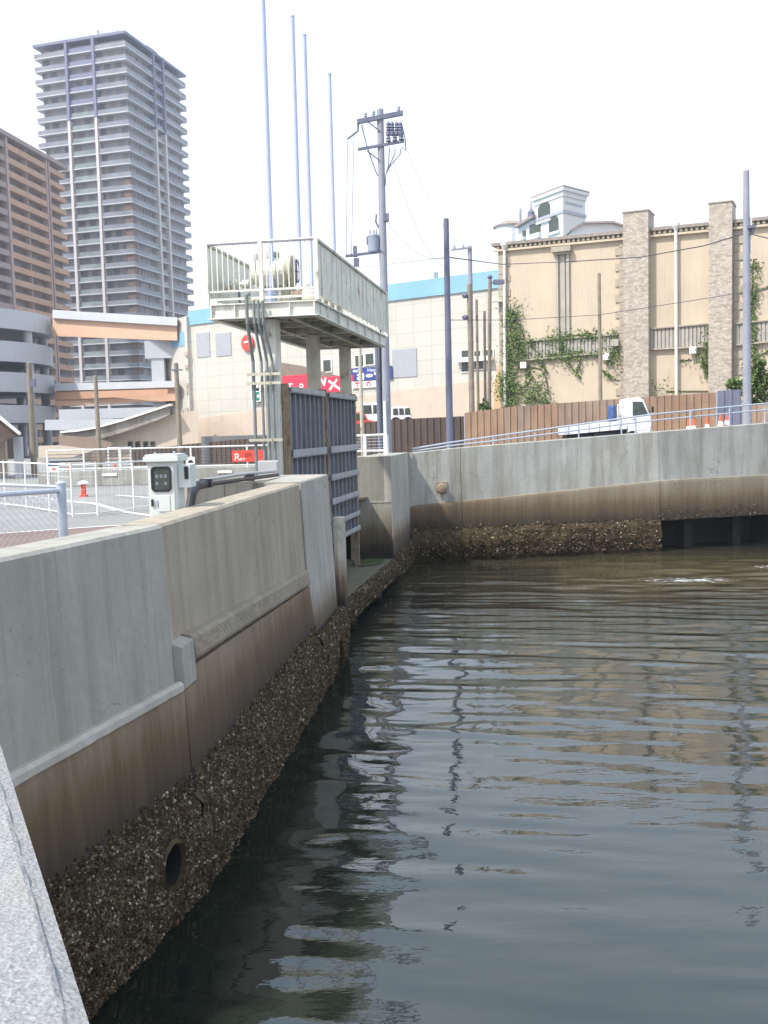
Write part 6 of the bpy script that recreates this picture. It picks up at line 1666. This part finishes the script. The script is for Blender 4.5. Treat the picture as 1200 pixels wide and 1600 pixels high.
# ================================================================== VEGETATION
def leaf_cloud(mb, pts, size, flat_n=None):
    for q in pts:
        n = V((random.gauss(0,1), random.gauss(0,1), random.gauss(0,1)))
        if flat_n is not None: n = flat_n*1.3+n*0.6
        n.normalize(); x = n.orthogonal().normalized(); y = n.cross(x); a = random.uniform(0,6.28)
        x, y = x*math.cos(a)+y*math.sin(a), y*math.cos(a)-x*math.sin(a); s = size*random.uniform(0.55,1.25)
        mb.add([q-x*s*0.5, q+y*s*0.32+n*s*0.08, q+x*s*0.6, q-y*s*0.32+n*s*0.08], [(0,1,2,3)])
def ivy(label, strands, masses, size=0.125, F=None):
    """climbing plant: strands = (pixel polyline, half width m, leaves per m); masses = pixel polygons (x0,y0,x1,y1,leaves)"""
    F = F or BF
    mb = MB(); st = MB(); first = None
    for pts, hw, dens in strands:
        uv = [F.uz(*p) for p in pts]; first = first or F.pt(*uv[0])
        st.path([F.pt(u,z,0.05)+V((random.uniform(-.03,.03),0,random.uniform(-.03,.03))) for u, z in uv], 0.026, 5)
        for (u0,z0), (u1,z1) in zip(uv[:-1], uv[1:]):
            L = math.hypot(u1-u0, z1-z0); cl_ = [random.random() for _ in range(max(1,int(L*1.6)))]
            for _ in range(int(L*dens*1.15)):
                t = random.random() if random.random() < 0.55 else min(1,max(0,random.choice(cl_)+random.gauss(0,0.12))); g = random.gauss(0,0.5)*hw*(0.5+mnoise.noise(V((u0*3+t*L*2,z0,4)))+0.4)
                nx_, nz_ = -(z1-z0)/max(L,.01), (u1-u0)/max(L,.01)
                leaf_cloud(mb, [F.pt(u0+(u1-u0)*t+nx_*g, z0+(z1-z0)*t+nz_*g-abs(random.gauss(0,0.05)), 0.07+random.random()*0.18)], size, F.n)
    for x0, y0, x1, y1, nl in masses:
        u0, z1 = F.uz(x0,y0); u1, z0 = F.uz(x1,y1)
        cs = [(random.uniform(u0,u1), random.uniform(z0,z1)) for _ in range(max(3,nl//60))]
        for _ in range(int(nl*1.25)):
            c = random.choice(cs); leaf_cloud(mb, [F.pt(c[0]+random.gauss(0,0.28), c[1]+random.gauss(0,0.3), 0.06+random.random()*0.4)], size, F.n)
    t = thing('ivy', first, label, 'ivy')
    mb.build('foliage', M['ivy'], t)
    if st.v: st.build('stem', M['stem'], t)
ivy('ivy climbing the left corner and drain pipe of the beige building', [([(799,640),(797,600),(795,560),(797,520),(800,485)], 0.5, 150), ([(800,500),(812,505),(819,525),(817,555)], 0.12, 26), ([(798,590),(812,575),(826,571),(828,590)], 0.3, 60), ([(799,610),(815,617),(835,625),(852,628),(868,634)], 0.4, 100), ([(812,607),(825,598),(832,588)],0.25,70)],
    [(786,590,797,636,330), (796,482,806,500,160), (800,505,810,530,140), (798,536,824,552,240), (826,604,850,628,240), (800,622,808,650,140)])
ivy('ivy running along the upper ledge of the left louvre band', [([(800,537),(830,533),(865,528),(900,524),(935,526),(966,521)], 0.28, 75), ([(905,525),(918,519),(933,524)], 0.3, 90), ([(834,535),(836,546)], 0.12, 60), ([(878,530),(881,549),(872,556)], 0.14, 70)], [(868,523,896,531,110)])
ivy('ivy trailing under the lower ledge of the left louvre band with hanging tendrils', [([(798,565),(830,561),(870,555),(910,552),(945,552),(968,549)], 0.3, 95), ([(848,562),(850,574),(856,582)], 0.14, 50), ([(886,560),(893,573),(902,583),(908,590)], 0.13, 42), ([(906,555),(906,570),(900,586)], 0.13, 42), ([(828,574),(846,577),(854,590),(858,617)], 0.06, 16), ([(939,575),(952,586),(965,594)], 0.16, 48)], [(868,548,892,562,110), (945,552,972,562,110)])
ivy('thin ivy beside the second brick pilaster of the beige building', [([(1107,510),(1106,530),(1104,560),(1107,590)], 0.22, 60), ([(1095,552),(1100,570),(1106,585)], 0.2, 44), ([(1062,564),(1080,562)], 0.1, 20), ([(1106,612),(1040,612)],0.06,4)], [(1096,540,1107,556,90), (1024,608,1048,613,50)])
ivy('tall ivy strand on the wall behind the big right pole', [([(1178,600),(1177,540),(1176,480),(1176,420),(1177,405)], 0.32, 130), ([(1178,465),(1186,453),(1200,448),(1215,446)], 0.1, 25), ([(1178,560),(1190,553),(1210,545)], 0.2, 50)], [])

def bush(name, label, q, blobs, nleaf, size, stems=6):
    t = thing(name, q, label, 'bush')
    mb = MB()
    for _ in range(nleaf):
        c, r = random.choice(blobs)
        d = V((random.gauss(0,1), random.gauss(0,1), random.gauss(0,1))).normalized()*(random.random()**0.45)
        leaf_cloud(mb, [q+V(c)+V((d.x*r[0], d.y*r[1], d.z*r[2]))], size)
    mb.build('foliage', M['bush'], t)
    mb = MB()
    for _ in range(stems):
        c, r = random.choice(blobs); mb.path([q+V((random.uniform(-.2,.2),random.uniform(-.1,.1),0)), q+V(c)*0.6, q+V(c)+V((random.uniform(-.5,.5)*r[0],0,r[2]*0.5))], [0.03,0.02,0.006], 5)
    mb.build('stem', M['stem'], t)
q = at(1195,660,43.0); q.z = 2.6
bl = []
for px, py, r in ((1180,600,0.5), (1186,580,0.3), (1192,600,0.7), (1200,620,0.8), (1205,590,0.6), (1216,610,0.9), (1178,630,0.5), (1190,640,0.8), (1150,602,0.35), (1160,606,0.35), (1230,590,0.8), (1186,568,0.16), (1212,575,0.3)):
    p_ = at(px,py,43.0); bl.append(((p_.x-q.x, random.uniform(-.3,.3), p_.z-q.z), (r,0.5,r)))
bush('bush', 'leafy green bush in front of the beige building at the right edge', q, bl, 2600, 0.2)
q = at(762,645,46.8); q.z = ZL
bl = [((at(px,py,46.8).x-q.x, 0, at(px,py,46.8).z-q.z), (0.2,0.2,0.35)) for px, py in ((755,640),(759,634),(764,640))]
bush('weed', 'small tuft of weeds on the fence top between the thin poles', q, bl, 160, 0.18, 3)

# ================================================================== HAZE
hz_ = bpy.data.materials.new('coastal haze'); hz_.use_nodes = True
hn = hz_.node_tree; hn.nodes.remove(hn.nodes['Principled BSDF'])
pv = hn.nodes.new('ShaderNodeVolumePrincipled')
pv.inputs['Color'].default_value = (0.86, 0.91, 1.0, 1)
pv.inputs['Density'].default_value = HAZE
pv.inputs['Anisotropy'].default_value = 0.25
hn.links.new(pv.outputs[0], hn.nodes['Material Output'].inputs['Volume'])
mb = MB(); mb.obox((-500,-170,-2), (1000,0,0), (0,670,0), (0,0,126)); tag(mb.build('haze', hz_), kind='stuff')

for o in list(bpy.data.objects):
    for k_ in ('_o', '_po'):
        if k_ in o: del o[k_]
